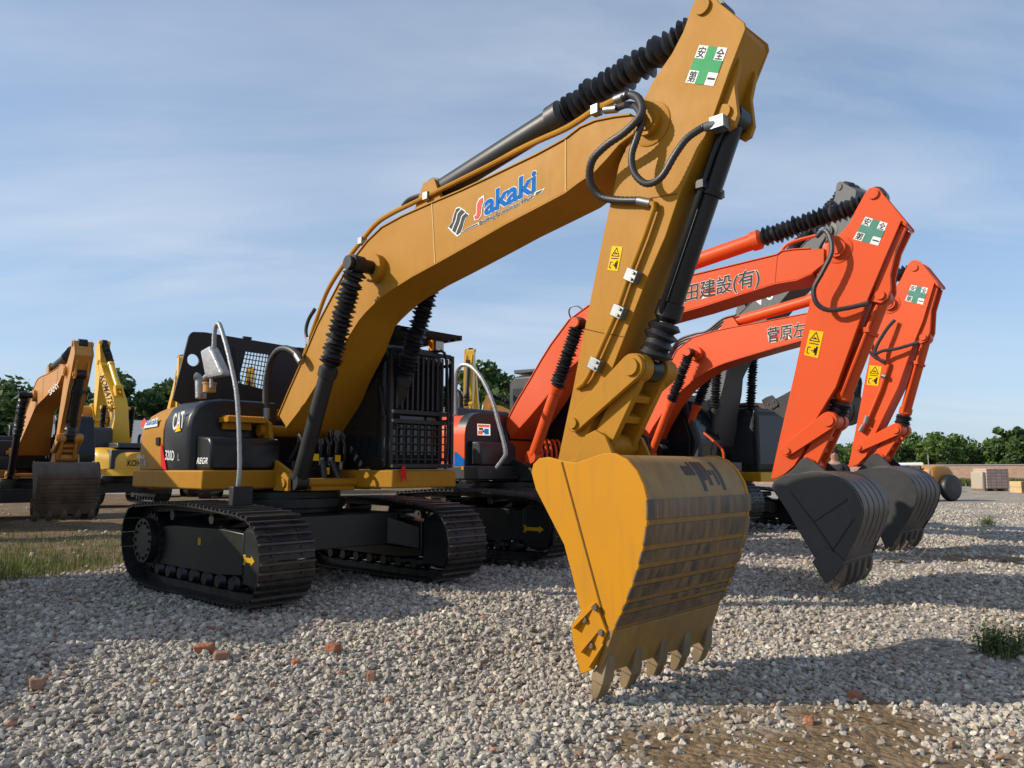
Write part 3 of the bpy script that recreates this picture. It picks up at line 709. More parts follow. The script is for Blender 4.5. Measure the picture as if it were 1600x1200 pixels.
def main_dict():
    F = FM; D = {}
    D['boom'] = stations(F, BOOM_PX, .24, 4); D['welds'] = (10, 14)
    D['spin'] = F.y(1012, 191, -.24); D['bpin'] = F.y(557, 413, -.52); D['bcyl0'] = F.y(467, 752, -.52)
    D['yram'] = .52; D['hwb'] = .24; D['hws'] = .20; D['bfrac'] = .545
    D['stick'] = F.ys([(1083, 5), (1090, -8), (1103, -13), (1115, -8), (1123, 3), (1163, 35), (1165, 45), (1140, 110), (1113, 187), (1093, 233), (1062, 303), (1040, 369), (1010, 438), (951, 591), (926, 651), (908, 712), (905, 748), (888, 757), (872, 745), (872, 717), (893, 618), (914, 510), (944, 360), (953, 320), (967, 257), (985, 215), (1007, 153), (1020, 127), (1050, 83), (1067, 50)], -.20)
    D['lug'] = F.ys([(1150, 80), (1156, 95), (1148, 135), (1151, 160), (1153, 178), (1147, 196), (1136, 203), (1124, 197), (1104, 196), (1118, 160)], -.15)
    D['lugpin'] = F.y(1147, 186, 0); D['apex'] = F.y(1098, 11, -.2); D['scyl0'] = F.y(686, 300, 0); D['sfrac'] = .535
    D['piv'] = F.y(897, 661, -.25); D['knee'] = F.y(987, 573, -.25); D['blink'] = F.y(930, 694, -.25); D['bpinend'] = F.y(888, 738, -.2); D['kfrac'] = .80
    yb = -.75; D['bw'] = .75
    sh = [(905, 722), (925, 715), (945, 711), (960, 711), (978, 719), (993, 737), (1004, 760), (1010, 784), (1010, 812), (1006, 845), (996, 886), (984, 922), (970, 958), (957, 986)]
    D['shell'] = resample(spline(F.ys(sh, yb), 4), 40); D['shell'] = [tuple(q) for q in D['shell']]
    D['bk'] = F.ys([(830, 738), (833, 725), (842, 716), (856, 714), (879, 720), (900, 723), (920, 716), (943, 708), (960, 708), (979, 717), (995, 735), (1006, 758), (1012, 783), (1012, 812), (1008, 845), (998, 887), (986, 923), (971, 960), (958, 988), (948, 992), (938, 1040), (930, 1040), (915, 990), (907, 954), (894, 900), (881, 851), (860, 810), (837, 765)], yb)
    D['smudge'] = ((-.12, .42), (.26, .42)); D['wear'] = 'across'; D['bands'] = [(.44, .535), (.56, .625), (.65, .71), (.735, .785), (.81, .855), (.88, .915), (.94, .975)]
    D['troot'] = F.y(936, 1054, yb); D['ttip'] = F.y(927, 1092, yb); D['teeth'] = 5
    D['cutter'] = F.ys([(893, 978), (907, 958), (929, 942), (936, 955), (949, 987), (927, 1046), (909, 1053), (899, 1020)], yb-.02)
    D['cbolts'] = F.ys([(931, 949), (915, 968), (940, 988), (925, 1008)], yb-.03)
    D['cribs'] = [tuple(F.ys(q, yb-.03)) for q in (((899, 982), (925, 950)), ((911, 1020), (935, 985)), ((924, 1044), (942, 1006)))]
    D['ear'] = F.ys([(872, 760), (876, 725), (900, 716), (915, 680), (930, 672), (946, 682), (962, 720), (970, 745), (930, 760)], -.27)
    D['bseam'] = [tuple(F.ys([(878, 722), (948, 980)], yb))]
    return D
DM = main_dict()
CM = dict(boom=MT['mustard'], stick=MT['mustard'], weld=MT['weld'], pincap=MT['black'], ramb=MT['blackmatt'], ramb2=MT['charcoal'], ramk=MT['black'], bside=MT['bucket_yellow'], bshell=MT['worn_yellow'], bwear=MT['worn_band'], blip=MT['worn_yellow'], btooth=MT['tooth'], bear=MT['mustard'], bseam=MT['groove'])
def grille(m, x, y0, y1, z0, z1, n, vert, w=.012, t=.02):
    for i in range(n):
        k = (i+.5)/n
        if vert: y = y0+(y1-y0)*k; m.box(x, x+t, y-w, y+w, z0, z1)
        else: z = z0+(z1-z0)*k; m.box(x, x+t, y0, y1, z-w, z+w)
def main_machine():
    F = FM
    root = thing('excavator', 'large mustard yellow excavator in front with black raised engine hood and caged cab', 'excavator', (F.P[0], F.P[1], 0), F.a, GRP)
    undercarriage(root)
    # arrow on each track frame, small yellow tag
    for s in (-1, 1):
        y = s*(1.19+.124)
        a = [(q_-.11, z_) for q_, z_ in [(1.56, .475), (1.62, .475), (1.60, .45), (1.72, .45), (1.72, .475), (1.79, .425), (1.72, .375), (1.72, .40), (1.60, .40), (1.62, .375), (1.56, .375), (1.585, .425)]]
        poly(root, 'arrow_marking', [(x, y, z) for x, z in a], MT['paleyellow'], 0, .001, (0, s, 0))
    poly(root, 'small_tag', [(.42, -1.302, .50), (.49, -1.302, .50), (.49, -1.302, .58), (.42, -1.302, .58)], MT['paleyellow'], 0, .001, (0, -1, 0))
    c = dict(deck=MT['mustard'], cw=MT['mustard'], panel=MT['black'], box=MT['black'], hood=MT['blackmatt'], cab=MT['black'])
    dk, cw, sp, bx = upper(root, c, 2, True)
    # writing on the side
    ys = -1.358
    text_px(F, sp, root and 'CAT', MT['white'], (269, 671), (286.5, 668), (272.5, 647), ys-.004, off=.02, lift=.004) if False else None
    text_px(F, sp, 'CAT', MT['white'], (269.5, 672), (287, 667.5), (271.5, 646.5), -1.356, off=.02, lift=.004)
    poly_px(F, sp, 'triangle_mark', [(274, 675.5), (283.5, 673), (279, 663)], MT['stickyellow'], -1.356, .006)
    text_px(F, sp, '320D', MT['white'], (258.5, 718), (272.5, 719.5), (259, 703), -1.356, off=.012, lift=.004)
    text_px(F, sp, 'L', MT['silver'], (278, 719.5), (281, 719.8), (278.2, 709), -1.356, off=.01, lift=.004)
    poly_px(F, cw, 'red_stripe', [(251.2, 692), (254, 697), (260.5, 734), (252, 733.5)], MT['red'], -1.362, .002)
    text_px(F, bx, 'REGR', MT['white'], (307.5, 724.5), (324.5, 724.5), (308.5, 715), -1.272, off=.02, lift=.003, shear=.2)
    # small emblem and lettering on the counterweight
    z = -1.363
    poly_px(F, cw, 'emblem_panel', [(222, 670), (226, 661), (247, 652), (246, 666)], MT['white'], z, .001)
    poly_px(F, cw, 'emblem', [(219, 664), (226, 653), (229, 657), (224, 670)], MT['pink'], z, .003)
    text_px(F, cw, 'Sakaki', MT['blue'], (228, 665), (246, 662), (229.5, 656), z, off=.015, lift=.004)
    text_px(F, cw, '有限会社', MT['white'], (213.5, 716), (226, 716.5), (214, 710), z, off=.01, lift=.003)
    text_px(F, cw, '榊工業', MT['silver'], (214.5, 728), (229, 728.5), (215, 718.5), z, off=.01, lift=.003)
    m = MB(); m.v = []; q = [F.y3(u, v, z-.004) for u, v in ((244.5, 684), (250, 683), (250, 695.5), (244.5, 696))]
    poly(cw, 'latch', q, MT['ink'], 0, .01, (0, -1, 0))
    # yellow step on the upper block, rail, exhausts
    m = MB(); m.box(.212, .44, -1.02, -.55, 1.86, 1.92); m.box(.212, .29, -.98, -.65, 1.78, 1.859)
    for i in range(13): m.box(.24, .44, -1.0+i*.035, -.99+i*.035, 1.9205, 1.936)
    m.build('step', MT['mustard'], sp, bevel=.004)
    m = MB(); m.tube([F.y3(312, 622, -.95), F.y3(311.5, 604, -.95), F.y3(311, 594, -.95), F.y3(308.5, 589, -.97), F.y3(305, 587.5, -.99)], .05, 12, sub=5); m.build('exhaust_pipe', MT['silver'], root)
    m = MB(); m.tube([F.y3(318, 622, -.8), F.y3(318, 601, -.8), F.y3(320, 592, -.8), F.y3(326, 586, -.8), F.y3(331, 585, -.8)], .036, 12, sub=5); m.build('exhaust_pipe', MT['silver'], root)
    p = np.array(F.y3(327, 613, -.9)); m = MB(); m.cyl(p, p+np.array([0, 0, .10]), .075); m.cyl(p+np.array([0, 0, .1]), p+np.array([0, 0, .12]), .085); m.build('filler_cap', MT['amber'], root)
    # raised hood: plate across the machine with a hole and a mesh window
    X = -1.2
    def h2(u, v): q = F.x3(u, v, X); return (q[1], q[2])
    outer = [h2(*q) for q in ((270, 624), (295, 526), (298, 521), (302, 518.5), (320, 519), (470, 544), (478, 548), (474, 640), (300, 640))]
    hole = circ(h2(302, 562.5), .082, 20); win = [h2(*q) for q in ((372, 598), (384, 549), (420, 554), (411, 608))]
    m = MB(); m.plate_holes(outer, [hole, win], 'x', X-.03, X)
    hd = m.build('open_hood', MT['blackmatt'], root, smooth=False)
    m = MB()
    W = [np.array(F.x3(u, v, X-.015)) for u, v in ((383, 547), (421, 552), (412, 610), (371, 600))]
    M4 = lambda a, b: (W[3]*(1-a)+W[2]*a)*(1-b)+(W[0]*(1-a)+W[1]*a)*b
    for i in range(9):
        a = i/8; m.tube([M4(a, 0), M4(a, 1)], .0075, 5)
        m.tube([M4(0, a), M4(1, a)], .0075, 5)
    m.build('mesh_window', MT['blackmatt'], hd, smooth=False)
    m = MB()
    for (u, v) in ((386, 529), (470, 546)):
        q = np.array(F.x3(u, v, X-.01)); m.box(q[0]-.02, q[0]+.02, q[1]-.06, q[1]+.06, q[2]-.01, q[2]+.025)
    m.tube([F.x3(375, 600, X+.08), F.x3(369, 540, X+.05)], .012, 6); m.build('hood_hinge', MT['blackmatt'], hd)
    # arched mirror rail in wrap with the bagged mirror
    y = -1.25
    m = MB(); m.tube([F.y3(u, v, y) for u, v in ((372, 762), (374.5, 730), (374, 690), (372.5, 650), (369, 610), (362, 575), (353, 538), (345, 512), (342, 506), (338, 508), (335, 522), (334, 545))], .025, 10, sub=4, rib=.05)
    ra = m.build('mirror_rail', MT['silver'], root)
    m = MB(); m.tube([F.y3(u, v, y) for u, v in ((330, 590), (330, 606))], .02, 8); m.build('rail_stub', MT['silver'], ra)
    c3 = [F.y3(u, v, y) for u, v in ((319, 549), (333, 541), (336, 545), (354, 583), (353, 587), (330, 591), (326, 584))]
    m = MB(); m.loft([[(x, y+.06*k, z) for x, _, z in [tuple(np.mean(np.array(c3), axis=0)+(np.array(q)-np.mean(np.array(c3), axis=0))*s) for q in c3]] for k, s in ((-1, .82), (-.7, 1.0), (.7, 1.0), (1, .8))])
    m.build('bagged_mirror', MT['bag'], ra, bevel=.02)
    m = MB(); q = np.array(F.y3(372, 775, y-.02)); m.box(q[0]-.05, q[0]+.05, q[1]-.08, q[1]+.14, q[2]-.10, q[2]+.10); m.build('rail_bracket', MT['blackmatt'], ra, bevel=.01)
    # cab with guards
    cb = cab(root, c, .46, 1.40, upright=True); cb.location.y = -.09
    g = MB(); x = 1.60
    for a in (.43, 1.385): g.box(x, x+.05, a, a+.05, 1.34, 2.74)
    for z in (1.335, 1.86, 1.97, 2.70): g.box(x+.001, x+.049, .481, 1.384, z, z+.05)
    grille(g, x+.01, .50, 1.37, 2.03, 2.69, 11, True, .016, .03)
    grille(g, x+.012, .50, 1.37, 1.39, 1.855, 8, True, .012, .02); grille(g, x+.033, .50, 1.37, 1.39, 1.855, 5, False, .008, .012)
    for y_ in (.45, 1.39):
        for z in (1.42, 1.9, 2.6): g.box(1.45, x-.001, y_, y_+.03, z, z+.04)
    gd = g.build('front_guard', MT['blackmatt'], cb, bevel=.004)
    b = MB()
    for y_ in (.455, 1.41):
        for z in (1.36, 1.885, 1.995): b.cyl((x+.0505, y_, z), (x+.066, y_, z), .018, n=8)
    b.build('guard_bolt', MT['chrome'], gd)
    r = MB(); rx0, rx1, rz = -.1, 1.78, 2.93
    for a in (.42, 1.40): r.box(rx0, rx1, a, a+.045, rz, rz+.06)
    for k in range(15): xx = rx0+.02+k*(rx1-rx0-.06)/14; r.hexa([(xx, .466, rz+.005), (xx+.02, .466, rz+.005), (xx+.02, 1.399, rz+.005), (xx, 1.399, rz+.005), (xx+.03, .466, rz+.055), (xx+.05, .466, rz+.055), (xx+.05, 1.399, rz+.055), (xx+.03, 1.399, rz+.055)])
    for a in (.5, 1.36): r.box(.1, .14, a, a+.04, 2.83, rz-.001); r.box(1.35, 1.39, a, a+.04, 2.79, rz-.001)
    r.build('roof_guard', MT['blackmatt'], cb, bevel=.003)
    l = MB(); q = np.array(F.x3(691, 543, 1.62)); l.box(q[0]-.05, q[0]+.04, q[1]-.075, q[1]+.085, q[2]-.065, q[2]+.075)
    la = l.build('work_lamp', MT['blackmatt'], cb, bevel=.012)
    l = MB(); l.box(q[0]+.0405, q[0]+.05, q[1]-.055, q[1]+.07, q[2]-.05, q[2]+.06); l.build('lens', MT['lens'], la)
    l = MB(); l.box(q[0]-.04, q[0]+.03, q[1]-.10, q[1]-.0755, q[2]-.06, q[2]+.07); l.build('amber_marker', MT['amberlens'], la)
    hr = MB(); hr.tube([F.x3(u, v, 1.72) for u, v in ((697, 549), (705, 560), (708, 620), (708, 700), (704, 733))], .018, 8, sub=3); hr.build('mirror_bar', MT['blackmatt'], cb)
    # red ribbon on the guard
    rb = MB(); rb.prismx([(.0, 0), (.05, .0), (.08, -.19), (.03, -.12), (-.01, -.20)], 0, .006); rb.v = [(a+1.665, b+.60, z+1.36) for a, b, z in rb.v]
    rb.build('red_ribbon', MT['red'], gd, smooth=False)
    # swing-frame valves and hoses between the boom feet
    v = MB()
    for i in range(4): v.cyl((.55, -.22+i*.14, 1.2), (.62, -.22+i*.14, 1.34), .04, n=10)
    v.box(.2, .6, -.28, .28, 1.151, 1.42); vb = v.build('valve_block', MT['charcoal'], root, bevel=.01)
    h = MB()
    for i in range(6):
        y_ = -.30+i*.115; h.tube([(.55, y_, 1.40), (.72, y_+.02, 1.62), (.80, y_-.02, 1.72), (.86, y_, 1.60), (.78, y_+.04, 1.40), (.70, y_, 1.3)], .020, 8, sub=5)
    h.tube([(.9, -.28, 1.2), (1.0, -.18, 1.16), (1.0, -.1, 1.22), (.9, -.06, 1.42)], .035, 8, sub=5); h.tube([(.9, .28, 1.2), (1.0, .20, 1.16), (1.02, .1, 1.2), (.92, .05, 1.42)], .035, 8, sub=5)
    h.build('hydraulic_hose', MT['hose'], vb)
    t = MB()
    for (y_, z) in ((-.07, 1.43), (.05, 1.43), (-.25, 1.36), (.2, 1.38)): t.cyl((.88, y_, z-.06), (.89, y_, z+.03), .034, n=10)
    t.build('hose_fitting', MT['chrome'], vb)
    t = MB()
    for (y_, z) in ((-.17, 1.46), (.13, 1.45), (-.02, 1.30)): t.box(.93, .935, y_-.04, y_+.035, z-.04, z+.04)
    t.build('yellow_tag', MT['stickyellow'], vb)
    # black service hose arching from the body to the boom
    h = MB(); h.tube([F.y3(u, v, -.42) for u, v in ((416, 652), (415, 630), (416, 598), (422, 568), (432, 550), (443, 544.5), (455, 547), (465, 555), (471, 565))], .040, 10, sub=5, rib=.03)
    sh = h.build('service_hose', MT['hose'], root)
    h = MB(); h.tube([F.y3(u, v, -.42) for u, v in ((464, 555), (471, 566))], .045, 10); h.tube([F.y3(u, v, -.42) for u, v in ((416, 638), (416, 655))], .05, 10); h.build('hose_fitting', MT['chrome'], sh)
    # boom, stick, bucket
    boom, stick = front(F, root, DM, CM, 2)
    # steel pipes and hoses on the boom
    for j, (yy, dz) in enumerate(((-.17, 0), (-.05, .01))):
        pp = MB(); pp.tube([(x, yy, z+dz) for x, z in F.ys([(470, 575), (477, 551), (498, 490), (513, 452), (537, 414), (561, 382), (588, 350), (612, 334), (640, 320), (675, 303), (750, 266), (825, 228), (879, 204), (905, 189), (930, 172), (947, 164), (963, 156)], yy)], .024, 8, sub=4)
        pi = pp.build('steel_pipe', MT['mustard'], boom)
        pc = MB()
        for (u, v) in ((484, 532), (566, 376), (668, 306), (932, 171)):
            x, z = F.y(u, v, yy); pc.box(x-.04, x+.04, yy-.04, yy+.04, z+dz-.05, z+dz+.035)
        if j == 0: pc.build('pipe_clamp', MT['chrome'], pi, bevel=.006)
    h = MB(); h.tube([F.y3(u, v, -.19) for u, v in ((484, 545), (478, 520), (482, 500), (492, 483))], .022, 8, sub=4); h.tube([F.y3(u, v, -.12) for u, v in ((630, 322), (640, 312), (655, 306), (672, 302))], .028, 8, sub=4); h.build('hydraulic_hose', MT['hose'], boom)
    yh = [-.30, -.30, -.34, -.38, -.40, -.40, -.38, -.33, -.27, -.25, -.245]
    A = [(972, 154), (985, 148), (999, 156), (1002, 178), (978, 205), (946, 228), (925, 252), (922, 283), (937, 306), (963, 312.5), (998, 313.5)]
    h = MB(); h.tube([F.y3(u, v, yy) for (u, v), yy in zip(A, yh)], .032, 10, sub=10, rib=.07); h1 = h.build('hydraulic_hose', MT['hose'], stick)
    B = [(962, 170), (978, 164), (994, 167), (1003, 187), (996, 213), (987, 243), (991, 270), (1010, 287), (1033, 277), (1054, 243), (1073, 217), (1097, 200), (1110, 195)]
    yb = [-.14, -.18, -.26, -.32, -.36, -.37, -.36, -.34, -.32, -.31, -.29, -.26, -.24]
    h = MB(); h.tube([F.y3(u, v, yy) for (u, v), yy in zip(B, yb)], .028, 10, sub=10, rib=.07); h2_ = h.build('hydraulic_hose', MT['hose'], stick)
    t = MB(); t.tube([F.y3(u, v, yy) for u, v, yy in ((997, 313.5, -.247), (1017, 317.5, -.235))], .036, 10); t.tube([F.y3(u, v, yy) for u, v, yy in ((962, 156, -.28), (980, 149, -.295))], .036, 10); t.build('hose_fitting', MT['chrome'], h1)
    t = MB(); t.tube([F.y3(u, v, yy) for u, v, yy in ((1100, 199, -.26), (1124, 193, -.22))], .034, 10); q = np.array(F.y3(1124, 194, -.2)); t.box(q[0]-.05, q[0]+.06, q[1]-.06, q[1]+.05, q[2]-.045, q[2]+.045); t.tube([F.y3(u, v, -.16) for u, v in ((945, 172), (964, 170))], .034, 10); t.build('hose_fitting', MT['chrome'], h2_)
    pp = MB(); pp.tube([F.y3(u, v, yy) for u, v, yy in ((1015, 317, -.24), (1022, 319, -.245), (1022, 325, -.245), (1007, 369, -.245), (983, 430, -.245), (962, 492, -.245), (930, 564, -.245), (919, 588, -.245), (912, 599, -.24), (903, 606, -.21))], .024, 10)
    pi = pp.build('steel_pipe', MT['mustard'], stick)
    t = MB()
    for (u, v) in ((986, 430), (965, 486), (929, 568)):
        q = np.array(F.y3(u, v, -.24)); ax = np.array(F.y3(1007, 369, -.24))-np.array(F.y3(930, 564, -.24)); ax /= np.linalg.norm(ax); e = np.array([ax[2], 0, -ax[0]])
        def P_(a, b, y): return tuple(q+ax*a+e*b+np.array([0, y, 0]))
        t.hexa([P_(-.05, -.035, -.04), P_(-.05, .075, -.04), P_(-.05, .075, .039), P_(-.05, -.035, .039), P_(.05, -.035, -.04), P_(.05, .075, -.04), P_(.05, .075, .039), P_(.05, -.035, .039)])
        for b_ in (-.025, .025): t.cyl(P_(b_, .045, -.0455), P_(b_, .045, -.055), .014, n=8)
    t.build('pipe_clamp', MT['chrome'], pi, bevel=.006)
    # seams on the stick
    m = MB()
    for a, b_ in (((957, 319), (1058, 303)), ((914, 514), (944, 521)), ((952, 522), (977, 527))):
        a = np.array(F.y3(*a, YS-.0008)); b_ = np.array(F.y3(*b_, YS-.0008)); dz = np.array([0, 0, .004]); t_ = np.array([0, -.002, 0])
        m.hexa([a-dz+t_, b_-dz+t_, b_-dz, a-dz, a+dz+t_, b_+dz+t_, b_+dz, a+dz])
    m.build('weld_seam', MT['groove'], stick, smooth=False)
    m = MB()
    for (a, b_) in (((1035, 398), (1041, 386)), ((996, 505), (1001, 490))):
        p0 = np.array(F.y3(*a, -.03)); p1 = np.array(F.y3(*b_, -.03)); m.tube([p0, p1], .012, 6)
    m.build('welded_tab', MT['mustard'], stick)
    safety_sign(F, stick, ((1093, 70.5), (1137, 75), (1115, 134.5), (1071, 129)), YS-.0008, MT['green'])
    warning_sticker(F, stick, ((956.6, 384.6), (973, 385.5), (965.5, 423.6), (949.5, 422)), YS-.0008)
    # the decal on the boom
    y = YB
    def W(body, mat, a, b_, c_, off, sh=0., outline=.035):
        _, ref = text_px(F, boom, body, mat, a, b_, c_, y, off=off, lift=.006, shear=sh)
        v0 = text_mesh(body, off, sh)[0]; r0 = (v0[:, 0].min(), v0[:, 0].max(), v0[:, 1].max())
        text_px(F, boom, body, MT['white'], a, b_, c_, y, off=off+outline, lift=.003, shear=sh, ref=r0)
    W('akaki', MT['blue'], (757, 336.5), (838.5, 297), (757, 305), .032, .02, .022)
    SP = [(755, 309), (750, 312), (746.5, 319), (746, 328), (745.5, 336), (742, 338.5), (743, 343), (748, 341), (751.5, 335), (752, 327), (753, 320), (755.5, 315)]
    SW = [(756.5, 305), (749, 310), (745, 318), (744.5, 328), (744, 334.5), (740.3, 337.5), (741.5, 345), (748.5, 342.8), (753, 336), (753.6, 327), (754.6, 320.5), (757.5, 315)]
    poly_px(F, boom, 'S', SW, MT['white'], y, .003); poly_px(F, boom, 'S', SP, MT['pink'], y, .0075)
    vb_ = text_mesh('Building Demolition Work', 0.)[0]; rb_ = (vb_[:, 0].min(), vb_[:, 0].max(), vb_[:, 1].max())
    text_px(F, boom, 'Building Demolition Work', MT['white'], (750.5, 351.5), (834, 309.5), (750, 345.5), y, off=.05, lift=.003, ref=rb_)
    text_px(F, boom, 'Building Demolition Work', MT['darkgrey'], (750.5, 351.5), (834, 309.5), (750, 345.5), y, off=.0, lift=.006, ref=rb_)
    poly_px(F, boom, 'underline', [(722, 363), (749, 351), (748, 347.5), (727, 358)], MT['white'], y, .002)
    poly_px(F, boom, 'underline', [(724, 361.5), (747, 351), (747, 349), (728, 358)], MT['darkgrey'], y, .004)
    poly_px(F, boom, 'underline', [(835, 306), (846, 302), (852, 294), (836, 300)], MT['white'], y, .002)
    poly_px(F, boom, 'underline', [(837, 305), (845, 301.5), (849, 296), (838, 301)], MT['darkgrey'], y, .004)
    EM = np.array([(700, 356), (706, 348), (708, 339), (710, 332), (713, 325), (717.5, 323), (721.5, 325.5), (727, 329), (729, 332), (734, 335.5), (729, 340), (726, 347), (724, 356), (720, 366), (714.5, 370), (707, 363)])
    poly_px(F, boom, 'emblem', EM.tolist(), MT['white'], y, .002); ec = EM.mean(0); poly_px(F, boom, 'emblem', (ec+(EM-ec)*.90).tolist(), MT['darkgrey'], y, .004)
    for ln in ([(721, 326.5), (715, 333), (712.5, 344), (706, 360)], [(728, 331.5), (721.5, 338), (718.5, 349), (712, 365)]):
        poly_px(F, boom, 'emblem', ln+[(a+1.1, b_+.7) for a, b_ in ln[::-1]], MT['white'], y, .006)
    return root
main_root = main_machine()

# ------------------------------------------------------------------ the two orange excavators
def orange_dict(F, boom, spin, bpin, bcyl0, stick, lug, lugpin, apex, scyl0, piv, knee, blink, bend, shell, bk, troot, ttip, cutter, ear, strip0, yram=.52, bw=.62, frac=.53, sfrac=.5):
    D = dict(boom=stations(F, boom, .24, 3), welds=(len(boom)-5,), spin=F.y(*spin, -.24), bpin=F.y(*bpin, -yram), bcyl0=F.y(*bcyl0, -yram), yram=yram, hwb=.24, hws=.20, bfrac=frac, sfrac=sfrac,
             stick=F.ys(stick, -.20), lug=F.ys(lug, -.15), lugpin=F.y(*lugpin, -.15), apex=F.y(*apex, -.2), scyl0=F.y(*scyl0, 0), piv=F.y(*piv, -.25), knee=F.y(*knee, -.25), blink=F.y(*blink, -.25), bpinend=F.y(*bend, -.2), kfrac=.84,
             bw=bw, shell=[tuple(q) for q in resample(spline(F.ys(shell, -bw), 4), 40)], bk=F.ys(bk, -bw), wear='along', strips=5, strip0=strip0, troot=F.y(*troot, -bw), ttip=F.y(*ttip, -bw), teeth=5, cutter=F.ys(cutter, -bw-.02), ear=F.ys(ear, -.26))
    return D
FO1 = mk_frame(rad(-39), 10.0, -8.25, .06)
DO1 = orange_dict(FO1,
    [((789, 665), (797, 684)), ((808, 628), (826, 652)), ((829, 593), (853, 620)), ((846, 563), (872, 594)), ((861, 539), (890, 574)), ((890, 500), (925, 546)), ((920, 478), (955, 527)), ((960, 462), (990, 512)), ((1020, 446), (1035, 496)), ((1084, 430), (1092, 480)), ((1150, 414), (1152, 461)), ((1214, 398.5), (1210, 443)), ((1222, 393), (1226, 440)), ((1240, 390.5), (1245, 437)), ((1266, 389), (1270, 426)), ((1288, 388), (1288, 412))],
    (1307, 388), (904, 505), (833, 714),
    [(1366, 292), (1373, 294), (1380, 303), (1417, 347), (1417, 352), (1408, 345), (1381, 408), (1354, 472), (1306, 605), (1269, 665), (1254, 706), (1241, 728), (1226, 741), (1212, 748), (1204, 748), (1219, 681), (1243, 576), (1261, 490), (1276, 430), (1287, 404), (1300, 379), (1327, 349), (1337, 328), (1352, 301), (1358, 294)],
    [(1408, 352), (1416, 356), (1400, 390), (1391, 428), (1392, 452), (1387, 466), (1376, 474), (1360, 470), (1380, 420)], (1375, 461), (1364, 303), (1040, 425),
    (1229, 704), (1294, 657), (1260, 727), (1222, 738),
    [(1226, 743), (1250, 741), (1270, 738), (1290, 740), (1308, 745), (1325, 757), (1338, 773), (1345, 790), (1345, 808), (1337, 834), (1327, 856), (1318, 877)],
    [(1205, 762), (1209, 752), (1225, 742), (1258, 739), (1290, 739), (1309, 744), (1326, 756), (1339, 772), (1347, 790), (1347, 808), (1339, 835), (1329, 857), (1319, 879), (1305, 902), (1288, 890), (1270, 868), (1248, 830), (1225, 791)],
    (1311, 900), (1303, 922), [(1269, 878), (1288, 855), (1306, 864), (1319, 878), (1300, 906), (1290, 912)], [(1215, 752), (1240, 733), (1252, 718), (1260, 714), (1270, 720), (1288, 734), (1300, 742), (1290, 752)], .12)
FO2 = mk_frame(rad(-45), 14.44, -10.2, .16)
DO2 = orange_dict(FO2,
    [((1000, 684), (1006, 692)), ((1012, 656), (1021, 665)), ((1026, 622), (1042, 634)), ((1042, 577), (1066, 608)), ((1058, 547), (1089, 589)), ((1082, 528), (1112, 575)), ((1117, 517.5), (1131, 567)), ((1149, 511), (1163, 557)), ((1205, 501), (1210, 543)), ((1261, 490), (1254, 531)), ((1310, 480), (1306, 518)), ((1330, 475), (1330, 514)), ((1350, 471), (1348, 507)), ((1380, 470), (1374, 490))],
    (1389, 474), (1078, 551), (1017, 710),
    [(1430, 406), (1437, 408), (1442, 413), (1466, 443), (1466, 447), (1460, 442), (1442, 502), (1426, 541), (1403, 606), (1369, 675), (1353, 713), (1340, 726), (1325, 731), (1336, 675), (1357, 564), (1370, 500), (1378, 475), (1394, 456), (1407, 437), (1419, 412), (1424, 407)],
    [(1460, 446), (1465, 450), (1455, 484), (1453, 518), (1447, 533), (1438, 537), (1430, 533), (1442, 500)], (1442, 527), (1428, 418), (1145, 504),
    (1342, 699), (1399, 671), (1370, 715), (1340, 725),
    [(1340, 737), (1358, 733), (1375, 729), (1392, 732), (1408, 738), (1421, 748), (1429, 760), (1431, 772), (1429, 785), (1420, 806), (1411, 820), (1404, 831)],
    [(1330, 745), (1335, 736), (1360, 731), (1392, 731), (1409, 737), (1422, 747), (1431, 760), (1433, 773), (1431, 786), (1422, 807), (1413, 821), (1405, 833), (1395, 850), (1384, 840), (1368, 815), (1350, 785)],
    (1398, 846), (1390, 862), [(1374, 834), (1385, 817), (1396, 824), (1405, 833), (1393, 852), (1384, 858)], [(1334, 742), (1352, 722), (1362, 710), (1370, 708), (1378, 714), (1390, 726), (1400, 735), (1392, 745)], .12)
CO = dict(boom=MT['orange'], stick=MT['orange'], weld=MT['orange'], ramb=MT['orange'], ramb2=MT['orange'], ramk=MT['orange'], bside=MT['greypaint'], bshell=MT['worn_grey'], bwear=MT['worn_rust'], blip=MT['worn_grey'], btooth=MT['worn_rust'], bear=MT['greypaint'])
DO1['bseam'] = [tuple(FO1.ys(q, -.62)) for q in (((1236, 769), (1272, 816)), ((1272, 816), (1325, 780)), ((1300, 862), (1334, 811)), ((1272, 816), (1312, 874)))]
CO['bseam'] = MT['black']
def orange_machine(F, D, label, first, co, xs, dx):
    root = thing('excavator', label, 'excavator', (F.P[0], F.P[1], F.zg), F.a, GRP)
    undercarriage(root)
    for s in (-1, 1):
        y = s*(1.19+.124); a = [(1.42, .475), (1.48, .475), (1.46, .45), (1.70, .45), (1.70, .475), (1.79, .425), (1.70, .375), (1.70, .40), (1.46, .40), (1.48, .375), (1.42, .375), (1.445, .425)]
        poly(root, 'arrow_marking', [(x, y, z) for x, z in a], MT['paleyellow'], 0, .001, (0, s, 0))
    c = dict(deck=MT['charcoal'], cw=MT['orange'], panel=MT['charcoal'], box=MT['charcoal'], hood=MT['charcoal'], cab=MT['charcoal'])
    dk, cw, sp, bx = upper(root, c, 1, xs=xs)
    cb = cab(root, c, gl='glass'); cb.location.x = dx
    m = MB(); m.prism([(-.2, 2.93), (1.0, 2.93), (1.02, 2.97), (-.22, 3.0)], .5, 1.36); m.build('roof_hatch', MT['charcoal'], cb, bevel=.01)
    boom, stick = front(F, root, D, co, 2)
    return root, cw, sp, bx, cb, boom, stick
